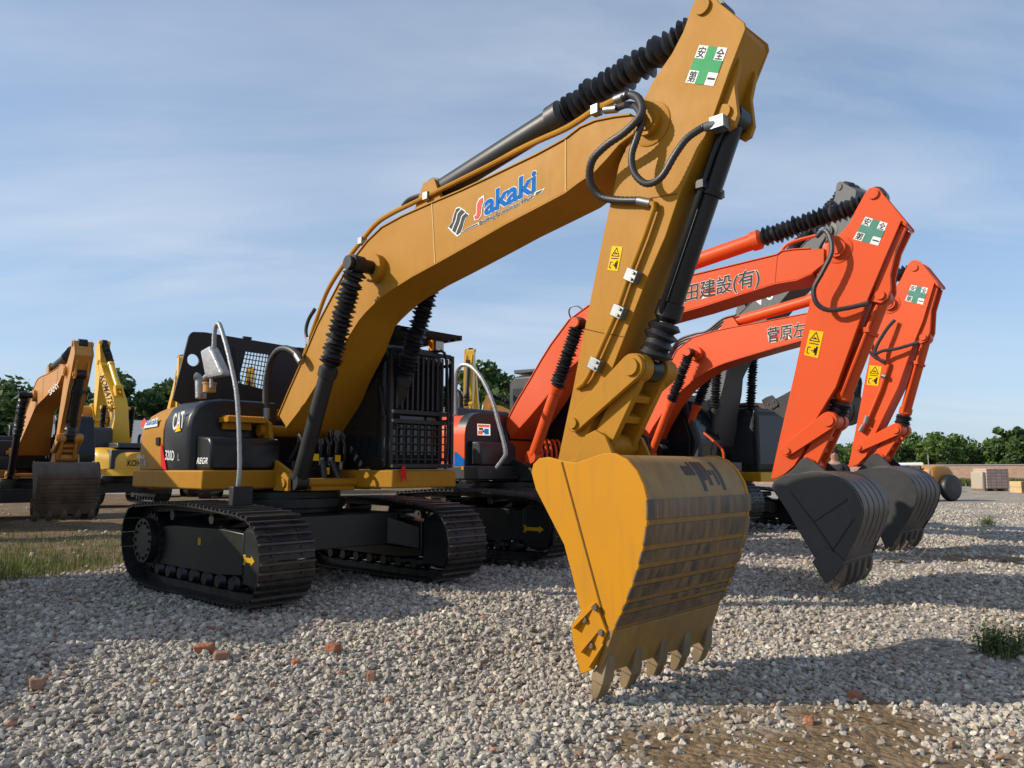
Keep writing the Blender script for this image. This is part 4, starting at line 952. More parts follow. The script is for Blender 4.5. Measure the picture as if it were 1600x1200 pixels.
r1, cw1, sp1, bx1, cb1, boom1, stick1 = orange_machine(FO1, DO1, 'larger orange excavator directly behind the big yellow one, its dark grey bucket on the gravel', True, CO, FO1.y(727, 680, -1.36)[0], 0)
r2, cw2, sp2, bx2, cb2, boom2, stick2 = orange_machine(FO2, DO2, 'farthest orange excavator at the right end of the row, boom behind the larger orange one', False, dict(CO, bside=MT['charcoal'], bear=MT['charcoal']), -.3, -.42)
def outlined(F, par, body, a, b, c, y, off=.010):
    v0 = text_mesh(body, off)[0]; r0 = (v0[:, 0].min(), v0[:, 0].max(), v0[:, 1].max())
    text_px(F, par, body, MT['darkgrey'], a, b, c, y, off=off, lift=.006); text_px(F, par, body, MT['white'], a, b, c, y, off=off+.022, lift=.003, ref=r0)
outlined(FO1, boom1, '田建設(有)', (1070, 470), (1187, 443), (1071, 445), -.24)
outlined(FO2, boom2, '菅原左', (1199, 533.5), (1259, 524), (1199, 512), -.24)
safety_sign(FO1, stick1, ((1352.5, 338.5), (1387, 349), (1372, 384), (1333, 373.6)), -.2008, MT['teal'])
safety_sign(FO2, stick2, ((1424, 445), (1450, 450), (1442, 476), (1414, 470)), -.2008, MT['teal'])
warning_sticker(FO1, stick1, ((1265.5, 515.5), (1287, 518.5), (1278, 559.6), (1256.5, 554.5)), -.2008)
warning_sticker(FO2, stick2, ((1358.5, 570.5), (1377.6, 572.5), (1372, 603), (1354, 601)), -.2008)
def orange_details():
    F = FO1
    # blue corner, sticker and number on the side of the nearer one
    poly_px(F, cw1, 'blue_corner', [(710, 706), (713, 706), (727, 719), (727, 728), (710, 728)], MT['blue'], -1.366, .002)
    M = quadmap([F.y3(u, v, -1.353) for u, v in ((746, 662), (766, 663), (766.5, 680.5), (746.5, 680))])
    pl = poly(sp1, 'sticker', [M(0, 0), M(1, 0), M(1, 1), M(0, 1)], MT['white'], .002, .002, (0, -1, 0))
    for (a, b, c, d, k) in ((.06, .72, .94, .94, 'pink'), (.06, .08, .40, .40, 'pink'), (.12, .46, .45, .66, 'darkgrey'), (.55, .10, .88, .60, 'blue'), (.40, .25, .55, .45, 'darkgrey')):
        poly(pl, 'print', [M(a, b), M(c, b), M(c, d), M(a, d)], MT[k], .005, .001, (0, -1, 0))
    poly_px(F, dk_any(bx1), 'marker', [(721, 728.5), (725, 728.5), (725, 734), (721, 734)], MT['amberlens'], -1.372, .002)
    # arched rail in silver wrap
    m = MB(); m.tube([F.y3(u, v, -1.30) for u, v in ((712, 648), (711.5, 610), (713, 585), (719, 573), (728, 570), (740, 576), (755, 595), (770, 628), (779, 660), (787, 690), (790, 708), (787, 716), (776, 731))], .032, 8, sub=4, rib=.06); m.build('mirror_rail', MT['silver'], r1)
    # red hoses at the boom foot
    m = MB()
    for i in range(5):
        y = -.28+i*.13; m.tube([(.62, y, 1.3), (.76, y+.02, 1.62), (.92, y, 1.72), (1.0, y-.02, 1.5), (.95, y, 1.25)], .022, 6, sub=4)
    m.build('hydraulic_hose', MT['orange'], r1)
    # hoses on stick and boom
    for F, st, bo, A, B, C in ((FO1, stick1, boom1, [(1276, 370), (1288, 360), (1297, 372), (1299, 395), (1285, 425), (1272, 450), (1275, 472), (1292, 484), (1320, 482), (1356, 474)], [(1218, 398), (1228, 384), (1245, 376), (1280, 367)], ()),
                               (FO2, stick2, boom2, [(1398, 500), (1385, 515), (1370, 540), (1368, 552), (1380, 548), (1400, 545), (1436, 535)], [(1290, 480), (1305, 474), (1350, 468)], [(1352, 530), (1358, 548), (1370, 560), (1384, 565)])):
        n = len(A); h = MB(); h.tube([F.y3(u, v, -.28-.12*math.sin(math.pi*i/(n-1))) for i, (u, v) in enumerate(A)], .030, 8, sub=6, rib=.04); h.build('hydraulic_hose', MT['hose'], st)
        h = MB(); u, v = A[-1]; u0, v0 = A[-2]; q = np.array(F.y3(u, v, -.25)); p = np.array(F.y3(u-(u-u0)*.3, v-(v-v0)*.3, -.27)); h.tube([p, q], .034, 8); h.build('hose_fitting', MT['chrome'], st)
        h = MB(); h.tube([F.y3(u, v, -.12) for u, v in B], .024, 6, sub=4); h.build('steel_pipe', MT['orange'], bo)
        if C: h = MB(); h.tube([F.y3(u, v, -.30) for u, v in C], .028, 8, sub=5); h.build('hydraulic_hose', MT['hose'], st)
    F = FO2
    p = MB(); p.tube([F.y3(u, v, -.25) for u, v in ((1386, 567), (1388, 570), (1375, 610), (1358, 650), (1348, 668))], .028, 8); pi = p.build('steel_pipe', MT['orange'], stick2)
    t = MB()
    for a, b in (((1378, 587), (1384, 589)), ((1356, 650), (1352, 662)), ((1350, 664), (1344, 674))): t.tube([F.y3(*a, -.27), F.y3(*b, -.27)], .045, 8)
    t.build('pipe_clamp', MT['chrome'], pi)
    # black hoses looping over the back of the far boom
    h = MB()
    for k in range(3):
        h.tube([F.y3(u, v+k*4, -.15+.15*k) for u, v in ((1045, 555), (1060, 532), (1085, 522), (1105, 517), (1130, 498), (1150, 492))], .028, 6, sub=5)
    h.build('hydraulic_hose', MT['hose'], boom2)
    # thin lifting wire over the nearer boom
    F = FO1; h = MB(); h.tube([F.y3(u, v, -.1) for u, v in ((893, 500), (889, 488), (892, 480), (901, 478), (908, 482), (911, 487))], .012, 6, sub=5); h.build('wire_loop', MT['hose'], boom1)
    # bolted flange ring around the ram pins, top flange pipe
    for F, bo, y in ((FO1, boom1, -.13), (FO2, boom2, -.13)):
        pass
    # red guard rail beside the far cab
    F = FO2; h = MB(); h.tube([F.y3(u, v, .42) for u, v in ((1098, 675), (1110, 685), (1128, 702), (1131, 716), (1131, 730))], .028, 8, sub=3); h.build('handrail', MT['orange'], r2)
def dk_any(o): return o.parent
orange_details()

# ------------------------------------------------------------------ further machines, posed from the near one's front
A0, B0, C0 = np.array(FM.y(446, 676, -.2)), np.array(DM['spin']), np.array(DM['bpinend'])
def sim(a0, b0, a1, b1):
    a0, b0, a1, b1 = map(np.array, (a0, b0, a1, b1)); z0 = complex(*(b0-a0)); z1 = complex(*(b1-a1)); k = z1/z0
    def f(p):
        z = complex(p[0]-a0[0], p[1]-a0[1])*k; return (a1[0]+z.real, a1[1]+z.imag)
    return f
def posed(A, B, C, curl=0., **over):
    """the near machine's boom, stick and bucket moved to boom foot A, stick pin B, bucket pin C"""
    fb, fs = sim(A0, B0, A, B), sim(B0, C0, B, C)
    cc, ss = math.cos(curl), math.sin(curl)
    def fk(p):
        q = np.array(fs(p))-np.array(C); return (C[0]+q[0]*cc-q[1]*ss, C[1]+q[0]*ss+q[1]*cc)
    D = dict(DM)
    D['boom'] = [(fb(t), fb(q), h) for t, q, h in DM['boom']]; D['bpin'] = fb(DM['bpin']); D['scyl0'] = fb(DM['scyl0'])
    for k in ('spin', 'lugpin', 'apex', 'piv', 'knee'): D[k] = fs(DM[k])
    for k in ('stick', 'lug'): D[k] = [fs(p) for p in DM[k]]
    for k in ('shell', 'bk', 'cutter', 'cbolts', 'ear'): D[k] = [fk(p) for p in DM[k]]
    for k in ('troot', 'ttip', 'blink', 'bpinend'): D[k] = fk(DM[k])
    D.pop('bseam', None); D.pop('smudge', None); D.pop('cribs', None); D['bcyl0'] = (1.03, 1.17); D.update(over)
    return D
def far_machine(label, a, foot, depth, sp, bp, cf, cb_, curl=0., zgr=None, low=True, gl='glass', bw=.62, hood=False, det=0, upright=False, **over):
    r = ray(*foot); W = r*depth/r[1]; d = np.array([math.cos(a), math.sin(a)])
    P = W[:2]-d*.30; g = float(zg(P[0], P[1])) if zgr is None else zgr
    F = Frame(a, P, g)
    root = thing('excavator', label, 'excavator', (P[0], P[1], g), a, GRP)
    undercarriage(root, low=low); pts = upper(root, cb_, 0, hoodopen=hood); cb = cab(root, cb_, gl=gl, upright=upright)
    B_, C_ = (F.y(*sp, -.2), F.y(*bp, -.2)) if sp[0] > 20 else (sp, bp)      # photo pixels, or metres in the machine's frame
    D = posed((.33, 1.72), B_, C_, curl, bw=bw, **over)
    boom, stick = front(F, root, D, cf, det)
    return F, root, pts, cb, boom, stick, D
def cols(boom, bucket='worn_grey', ram='blackmatt', stick=None):
    return dict(boom=MT[boom], stick=MT[stick or boom], weld=MT[boom], ramb=MT[ram], ramb2=MT[ram], ramk=MT[ram], bside=MT['greypaint'] if bucket == 'worn_grey' else MT[bucket], bshell=MT[bucket], bwear=MT[bucket if bucket.startswith('worn') else 'worn_rust'], blip=MT[bucket], btooth=MT['worn_rust'], bear=MT[boom])
def bcols(main, dark='charcoal'): return dict(deck=MT[main], cw=MT[main], panel=MT[dark], box=MT[dark], hood=MT[dark], cab=MT[dark])
# dark grey one between the orange pair
bg = bcols('volgrey'); bg['deck'] = MT['bright_yellow']
c_ = cols('volgrey'); c_['ramb'] = MT['greypaint']
FG, rG, pG, cbG, boomG, stickG, DG = far_machine('dark slate grey excavator with raised boom standing between the two orange ones', rad(-66), (1106, 695), 18.6, (1297, 362), (1292, 578), c_, bg, curl=rad(-104), gl='glass2', upright=True, wear='along', det=1)
text_px(FG, boomG, 'V', MT['white'], (1181, 479), (1196, 471.5), (1176, 466), -.24, off=.03, lift=.004)
text_px(FG, boomG, 'O', MT['white'], (1199, 470), (1210, 464.5), (1194, 457), -.24, off=.03, lift=.004)
m = MB(); m.box(.2, 1.15, .5, 1.35, 2.882, 2.95); m.build('roof_panel', MT['amber'], cbG, bevel=.02)
m = MB(); m.tube([(1.3, 1.45, 2.3), (1.45, 1.62, 2.4), (1.45, 1.66, 2.2)], .02, 6); m.box(1.40, 1.46, 1.60, 1.76, 1.95, 2.3); m.build('mirror', MT['blackmatt'], cbG)
# row on the left
cs = cols('amber', 'worn_rust'); cs['pincap'] = MT['blackmatt']
FS, rS, pS, cbS, boomS, stickS, DS = far_machine('brownish orange excavator at left with wide rusty bucket set down on the grass edge', rad(-49), (46, 708), 22.0, (5.63, 3.62), (4.75, 1.45), cs, bcols('amber', 'blackmatt'), bw=.64, wear='across', det=1, zgr=-.02)
text_px(FS, boomS, 'SANY', MT['white'], (78.5, 618), (94, 603.5), (76, 611), -.24, off=.02, lift=.01)
far_machine('orange yellow excavator cut off by the left edge of the frame', rad(-49), (-150, 708), 17.6, (3.8, 4.2), (3.2, 1.6), cols('amber', 'worn_rust'), bcols('amber'), bw=.7, zgr=0.)
FK, rK, pK, cbK, boomK, stickK, DK = far_machine('bright yellow excavator seen from behind at left, arm folded above its cab', rad(135), (186, 716), 30.0, (2.7, 5.7), (2.95, 2.95), cols('bright_yellow', 'amber', 'bright_yellow'), bcols('bright_yellow'), curl=rad(50), zgr=0., det=1)
def k_text():
    O, X1, Y1 = [np.array(FK.y3(u, v, .247)) for u, v in ((156, 588), (172, 640), (164, 586))]
    lettering(boomK, 'KOMATSU', MT['ink'], O, X1-O, Y1-O, lift=.012, off=.01)
    lettering(pK[1], 'KOMATSU', MT['ink'], (-2.152, .50, 1.42), (0, -1.0, 0), (0, 0, .22), lift=.006, off=.02)
k_text()
# machines seen in the gaps
far_machine('bright yellow excavator behind the yellow cab with upright boom and looping hoses', rad(-97), (740, 690), 34.0, (728, 578), (722, 668), cols('bright_yellow', 'amber'), bcols('bright_yellow'))
far_machine('amber yellow excavator far behind, its boom lowered almost level', rad(176), (890, 688), 42.0, (768, 636), (752, 690), cols('amber', 'amber', 'chrome'), bcols('amber'))
far_machine('yellow excavator far behind the raised black hood, seen through its mesh window', rad(-80), (372, 690), 40.0, (386, 604), (380, 690), cols('bright_yellow', 'amber'), bcols('bright_yellow'))
far_machine('yellow excavator showing only its boom tip left of the raised black hood', rad(-60), (262, 690), 42.0, (276, 590), (274, 690), cols('bright_yellow', 'amber'), bcols('bright_yellow'))
far_machine('yellow excavator half hidden behind the slate grey boom', rad(-70), (1080, 690), 33.0, (1100, 640), (1098, 700), cols('bright_yellow', 'amber'), bcols('bright_yellow'))

# ------------------------------------------------------------------ ground, gravel, weeds
SOIL = [(1.75, 4.75, 1.6, .8), (3.3, 4.5, 1.6, .75), (2.1, 5.3, .8, .4), (5.6, 7.3, 1.4, .6), (8.6, 12.4, 2.6, .7), (-7.5, 15.5, 4, 3.2), (9.5, 9.6, 2.2, .6)]
_lat = np.random.default_rng(3).uniform(-1, 1, (256, 256))
def vnoise(x, y):
    i = np.floor(x).astype(int); j = np.floor(y).astype(int); u = x-i; v = y-j; u = u*u*(3-2*u); v = v*v*(3-2*v)
    g = lambda a, b: _lat[a % 256, b % 256]
    return (g(i, j)*(1-u)+g(i+1, j)*u)*(1-v)+(g(i, j+1)*(1-u)+g(i+1, j+1)*u)*v
def soil_mask(x, y):
    x = np.asarray(x, float); y = np.asarray(y, float); m = np.zeros_like(x)
    for cx, cy, a, b in SOIL: m = np.maximum(m, 1.1-np.sqrt(((x-cx)/a)**2+((y-cy)/b)**2))
    w = .5*vnoise(2.3*x+9, 2.3*y)+.3*vnoise(5.1*x, 5.1*y+7)+.18*vnoise(11*x, 11*y)
    return np.clip((m+.75*w-.08)*2.4, 0, 1)*(m > .02)
def grass_mask(x, y):
    x = np.asarray(x, float); y = np.asarray(y, float)
    e = np.minimum((y-9.15)/.5, (y-9.1-(x+6.05)*3.1)/1.6)+.3*np.sin(3*x)+.25*np.sin(4.3*y)
    return np.clip(e, 0, 1)*np.clip((-2.0-x)/2, 0, 1)
def build_ground():
    ax = np.concatenate([-np.geomspace(600, 15, 26), np.arange(-14.5, 15.01, .22), np.geomspace(16, 600, 26)])
    ay = np.concatenate([[-60, -20, -6, -2, 0, 1.5, 2.6], np.arange(3.2, 22, .22), np.geomspace(22.5, 1400, 40)])
    X, Y = np.meshgrid(ax, ay); Z = zg(X, Y)
    n, k = X.shape
    v = np.stack([X, Y, Z], 2).reshape(-1, 3)
    i = np.arange(n*k).reshape(n, k); f = np.stack([i[:-1, :-1], i[:-1, 1:], i[1:, 1:], i[1:, :-1]], 2).reshape(-1, 4)
    me = bpy.data.meshes.new('ground'); me.from_pydata(v.tolist(), [], f.tolist()); me.shade_smooth()
    for nm, fn in (('soil', soil_mask), ('grass', grass_mask)):
        a = me.attributes.new(nm, 'FLOAT', 'POINT'); a.data.foreach_set('value', fn(X, Y).reshape(-1).astype(np.float32))
    o = bpy.data.objects.new('ground', me); COL.objects.link(o); tag(o, None, None, None, 'structure')
    m, N, L, b = mat_new('gravel_ground')
    geo = N.new('ShaderNodeNewGeometry')
    def noise(sc, det, rough=.6):
        q = N.new('ShaderNodeTexNoise'); q.inputs['Scale'].default_value = sc; q.inputs['Detail'].default_value = det; q.inputs['Roughness'].default_value = rough; L.new(geo.outputs['Position'], q.inputs['Vector']); return q.outputs[0]
    def ramp(x, els):
        q = N.new('ShaderNodeValToRGB'); q.color_ramp.elements[0].position, q.color_ramp.elements[0].color = els[0][0], (*els[0][1], 1); q.color_ramp.elements[1].position, q.color_ramp.elements[1].color = els[-1][0], (*els[-1][1], 1)
        for p, c in els[1:-1]: e = q.color_ramp.elements.new(p); e.color = (*c, 1)
        L.new(x, q.inputs[0]); return q.outputs[0]
    def mixc(f, a, c):
        q = N.new('ShaderNodeMix'); q.data_type = 'RGBA'; L.new(f, q.inputs[0])
        for i_, w in ((6, a), (7, c)):
            if isinstance(w, tuple): q.inputs[i_].default_value = (*w, 1)
            else: L.new(w, q.inputs[i_])
        return q.outputs[2]
    vo = N.new('ShaderNodeTexVoronoi'); vo.inputs['Scale'].default_value = 17; L.new(geo.outputs['Position'], vo.inputs['Vector'])
    sp = N.new('ShaderNodeSeparateColor'); L.new(vo.outputs['Color'], sp.inputs[0])
    stone = ramp(sp.outputs[0], [(0, (.20, .175, .15)), (.35, (.33, .295, .25)), (.7, (.44, .395, .335)), (1, (.58, .53, .46))])
    fines = ramp(noise(3.0, 8), [(.35, (.22, .18, .14)), (.65, (.38, .33, .265))])
    k = ramp(noise(.55, 5), [(.38, (0, 0, 0)), (.62, (1, 1, 1))])
    gr = mixc(k, stone, fines)
    soilc = ramp(noise(7, 9, .7), [(.3, (.10, .065, .035)), (.52, (.22, .15, .085)), (.75, (.34, .25, .15))])
    at = N.new('ShaderNodeAttribute'); at.attribute_name = 'soil'; ag = N.new('ShaderNodeAttribute'); ag.attribute_name = 'grass'
    c1 = mixc(at.outputs['Fac'], gr, soilc)
    earth = ramp(noise(1.3, 8, .7), [(.34, (.085, .085, .03)), (.5, (.17, .115, .065)), (.68, (.27, .175, .11))])
    c2 = mixc(ag.outputs['Fac'], c1, earth)
    L.new(c2, b.inputs['Base Color']); b.inputs['Roughness'].default_value = .95; b.inputs['Specular IOR Level'].default_value = .2
    bp = N.new('ShaderNodeBump'); bp.inputs['Strength'].default_value = .9; bp.inputs['Distance'].default_value = .03
    ad = N.new('ShaderNodeMath'); ad.operation = 'SUBTRACT'; L.new(noise(30, 6), ad.inputs[0]); L.new(vo.outputs['Distance'], ad.inputs[1])
    L.new(ad.outputs[0], bp.inputs['Height']); L.new(bp.outputs[0], b.inputs['Normal'])
    me.materials.append(m)
build_ground()

def rock_base(sub, cuts, seed):
    bm = bmesh.new(); bmesh.ops.create_icosphere(bm, subdivisions=sub, radius=1)
    v = np.array([q.co[:] for q in bm.verts]); f = np.array([[q.index for q in p.verts] for p in bm.faces]); bm.free()
    r = np.random.default_rng(seed)
    for _ in range(cuts):
        n = r.normal(size=3); n /= np.linalg.norm(n); d = r.uniform(.42, .8); t = v@n
        v = v-np.outer(np.maximum(t-d, 0), n)
    v *= np.array([1, r.uniform(.7, 1), r.uniform(.55, .8)]); v += r.normal(size=v.shape)*.03
    return v, f
def build_stones():
    V = []; Fc = []; T = []; off = 0
    def scatter(y0, y1, dens, r0, r1, sub, lift):
        nonlocal off
        W = .72*y1+1.0; n = int(dens*2*W*(y1-y0))
        x = rng.uniform(-W, W, n); y = rng.uniform(y0, y1, n)
        ok = np.abs(x) < .70*y+.5; x, y = x[ok], y[ok]
        s = soil_mask(x, y); g = grass_mask(x, y)
        patch = .5+.5*np.sin(.9*x+.4*y+1.2)*np.sin(.8*y-.3*x)          # thinner in the wheel ruts at right
        thin = np.clip((x-1.5)/2.5, 0, 1)*np.clip((.75-patch)*1.2, 0, .75)
        keep = rng.uniform(size=len(x)) > np.maximum.reduce([s*.92, g*.985, thin]); x, y = x[keep], y[keep]; n = len(x)
        rr = r0+(r1-r0)*rng.uniform(size=n)**2.2; z = zg(x, y)+rr*rng.uniform(-.25, lift, n)
        var = rng.integers(0, 14, n); tint = np.clip(rng.normal(.5, .2, n), 0, 1); hue = rng.uniform(size=n)
        for k in range(14):
            b, f = rock_base(sub, 9 if sub > 1 else 4, 100+k); sel = np.where(var == k)[0]; m = len(sel)
            if not m: continue
            a = rng.uniform(0, 2*np.pi, m); t1 = rng.normal(0, .5, m); t2 = rng.normal(0, .5, m)
            ca, sa, cb, sb, cc, sc_ = np.cos(a), np.sin(a), np.cos(t1), np.sin(t1), np.cos(t2), np.sin(t2)
            R = np.empty((m, 3, 3)); R[:, 0, 0] = ca*cb; R[:, 0, 1] = ca*sb*sc_-sa*cc; R[:, 0, 2] = ca*sb*cc+sa*sc_; R[:, 1, 0] = sa*cb; R[:, 1, 1] = sa*sb*sc_+ca*cc; R[:, 1, 2] = sa*sb*cc-ca*sc_; R[:, 2, 0] = -sb; R[:, 2, 1] = cb*sc_; R[:, 2, 2] = cb*cc
            P = np.einsum('mij,vj->mvi', R, b)*rr[sel, None, None]+np.stack([x[sel], y[sel], z[sel]], 1)[:, None, :]
            V.append(P.reshape(-1, 3)); nb = len(b)
            Fc.append((f[None]+(off+np.arange(m)*nb)[:, None, None]).reshape(-1, 3)); off += m*nb
            T.append(np.repeat(np.stack([tint[sel], hue[sel]], 1), nb, 0))
    scatter(3.9, 6.6, 1350, .013, .040, 2, .6)
    scatter(6.6, 10.5, 800, .015, .044, 1, .6)
    scatter(10.5, 17, 260, .022, .055, 1, .5)
    scatter(17, 32, 60, .03, .065, 1, .4)
    V = np.concatenate(V).astype(np.float32); Fa = np.concatenate(Fc).astype(np.int32); T = np.concatenate(T).astype(np.float32)
    me = bpy.data.meshes.new('gravel'); me.vertices.add(len(V)); me.vertices.foreach_set('co', V.reshape(-1))
    me.loops.add(Fa.size); me.loops.foreach_set('vertex_index', Fa.reshape(-1)); me.polygons.add(len(Fa)); me.polygons.foreach_set('loop_start', np.arange(0, Fa.size, 3, dtype=np.int32))
    me.polygons.foreach_set('use_smooth', np.zeros(len(Fa), dtype=bool)); me.update(calc_edges=True)
    for k, nm in enumerate(('tint', 'hue')):
        a = me.attributes.new(nm, 'FLOAT', 'POINT'); a.data.foreach_set('value', np.ascontiguousarray(T[:, k]))
    m, N, L, b = mat_new('gravel_stone')
    a1 = N.new('ShaderNodeAttribute'); a1.attribute_name = 'tint'; a2 = N.new('ShaderNodeAttribute'); a2.attribute_name = 'hue'
    geo = N.new('ShaderNodeNewGeometry'); n = N.new('ShaderNodeTexNoise'); n.inputs['Scale'].default_value = 55; n.inputs['Detail'].default_value = 5; L.new(geo.outputs['Position'], n.inputs['Vector'])
    r = N.new('ShaderNodeValToRGB'); E_ = r.color_ramp.elements; E_[0].position = 0; E_[0].color = (.19, .165, .14, 1); E_[1].position = 1; E_[1].color = (.72, .65, .55, 1)
    for p, c in ((.35, (.36, .32, .27)), (.7, (.52, .465, .39))): e = E_.new(p); e.color = (*c, 1)
    L.new(a1.outputs['Fac'], r.inputs[0])
    h = N.new('ShaderNodeValToRGB'); E_ = h.color_ramp.elements; h.color_ramp.interpolation = 'CONSTANT'; E_[0].position = 0; E_[0].color = (1, 1, 1, 1); E_[1].position = .972; E_[1].color = (.72, .46, .36, 1)
    for p, c in ((.45, (1.0, .985, .95)), (.72, (.96, .98, 1.0)), (.88, (1, .93, .80)), (.94, (.93, 1.0, .92)), (.99, (.62, .62, .64))): e = E_.new(p); e.color = (*c, 1)
    L.new(a2.outputs['Fac'], h.inputs[0])
    mu = N.new('ShaderNodeMix'); mu.data_type = 'RGBA'; mu.blend_type = 'MULTIPLY'; mu.inputs[0].default_value = 1; L.new(r.outputs[0], mu.inputs[6]); L.new(h.outputs[0], mu.inputs[7])
    mr = N.new('ShaderNodeMapRange'); mr.inputs['From Min'].default_value = .3; mr.inputs['From Max'].default_value = .7; mr.inputs['To Min'].default_value = .68; mr.inputs['To Max'].default_value = 1.2; L.new(n.outputs[0], mr.inputs[0])
    m2 = N.new('ShaderNodeMix'); m2.data_type = 'RGBA'; m2.blend_type = 'MULTIPLY'; m2.inputs[0].default_value = 1; L.new(mu.outputs[2], m2.inputs[6]); L.new(mr.outputs[0], m2.inputs[7])
    L.new(m2.outputs[2], b.inputs['Base Color']); b.inputs['Roughness'].default_value = .9; b.inputs['Specular IOR Level'].default_value = .25
    bp = N.new('ShaderNodeBump'); bp.inputs['Strength'].default_value = .5; bp.inputs['Distance'].default_value = .01; L.new(n.outputs[0], bp.inputs['Height']); L.new(bp.outputs[0], b.inputs['Normal'])
    me.materials.append(m)
    o = bpy.data.objects.new('gravel', me); COL.objects.link(o); tag(o, 'loose pale grey crushed stone covering the yard', 'gravel', None, 'stuff')
build_stones()

def leaf_mat(name, cols_, trans=.25):
    m, N, L, b = mat_new(name)
    geo = N.new('ShaderNodeNewGeometry'); n = N.new('ShaderNodeTexNoise'); n.inputs['Scale'].default_value = .8; n.inputs['Detail'].default_value = 3; L.new(geo.outputs['Position'], n.inputs['Vector'])
    ad = N.new('ShaderNodeMath'); ad.operation = 'MULTIPLY_ADD'; ad.inputs[1].default_value = .55; L.new(geo.outputs['Random Per Island'], ad.inputs[0]); 
    s = N.new('ShaderNodeMath'); s.operation = 'MULTIPLY'; s.inputs[1].default_value = .5; L.new(n.outputs[0], s.inputs[0]); L.new(s.outputs[0], ad.inputs[2])
    r = N.new('ShaderNodeValToRGB'); E_ = r.color_ramp.elements; E_[0].position = .1; E_[0].color = (*cols_[0], 1); E_[1].position = .85; E_[1].color = (*cols_[-1], 1)
    if len(cols_) > 2: e = E_.new(.48); e.color = (*cols_[1], 1)
    L.new(ad.outputs[0], r.inputs[0]); L.new(r.outputs[0], b.inputs['Base Color']); b.inputs['Roughness'].default_value = .6; b.inputs['Specular IOR Level'].default_value = .25
    tr = N.new('ShaderNodeBsdfTranslucent'); L.new(r.outputs[0], tr.inputs[0]); mx = N.new('ShaderNodeMixShader'); mx.inputs[0].default_value = trans
    L.new(b.outputs[0], mx.inputs[1]); L.new(tr.outputs[0], mx.inputs[2]); L.new(mx.outputs[0], N['Material Output'].inputs[0])
    return m
MT['grass'] = leaf_mat('yard_grass', [(.075, .13, .025), (.14, .16, .045), (.27, .21, .09)])
MT['greengrass'] = leaf_mat('green_grass', [(.045, .09, .018), (.09, .14, .03), (.20, .20, .07)])
MT['weed'] = leaf_mat('weed_green', [(.045, .08, .022), (.09, .13, .04), (.18, .20, .08)])
MT['leafdark'] = leaf_mat('dark_leaf', [(.030, .062, .018), (.060, .108, .032), (.11, .17, .055)])
MT['leaf'] = leaf_mat('mid_leaf', [(.05, .10, .022), (.10, .17, .04), (.18, .25, .07)], .4)
MT['bark'] = paint('bark', (.10, .075, .05), .9, damt=.5, bump=.4, bscale=14, spec=.2)
def blades(pts, hmin, hmax, w, lean=.45, curl=True):
    """one mesh of tapering grass blades rooted at pts (n,3)"""
    n = len(pts); a = rng.uniform(0, 2*np.pi, n); h = rng.uniform(hmin, hmax, n); l = rng.uniform(.1, lean, n)*h
    d = np.stack([np.cos(a), np.sin(a), np.zeros(n)], 1); s = np.stack([-np.sin(a), np.cos(a), np.zeros(n)], 1)*(w*rng.uniform(.6, 1.3, n))[:, None]
    up = np.array([0, 0, 1.]); m = pts+d*(l*.35)[:, None]+up*(h*.6)[:, None]; t = pts+d*l[:, None]+up*(h*.95)[:, None]
    V = np.stack([pts-s, pts+s, m+s*.7, m-s*.7, t], 1).reshape(-1, 3)
    i = np.arange(n)*5; f4 = np.stack([i, i+1, i+2, i+3], 1).tolist(); f3 = np.stack([i+3, i+2, i+4], 1).tolist()
    return V, f4+f3
def mesh_obj(name, V, f, mat, parent=None):
    me = bpy.data.meshes.new(name); me.from_pydata(np.asarray(V).tolist(), [], f); me.materials.append(mat)
    o = bpy.data.objects.new(name, me); COL.objects.link(o); o.parent = parent; return o
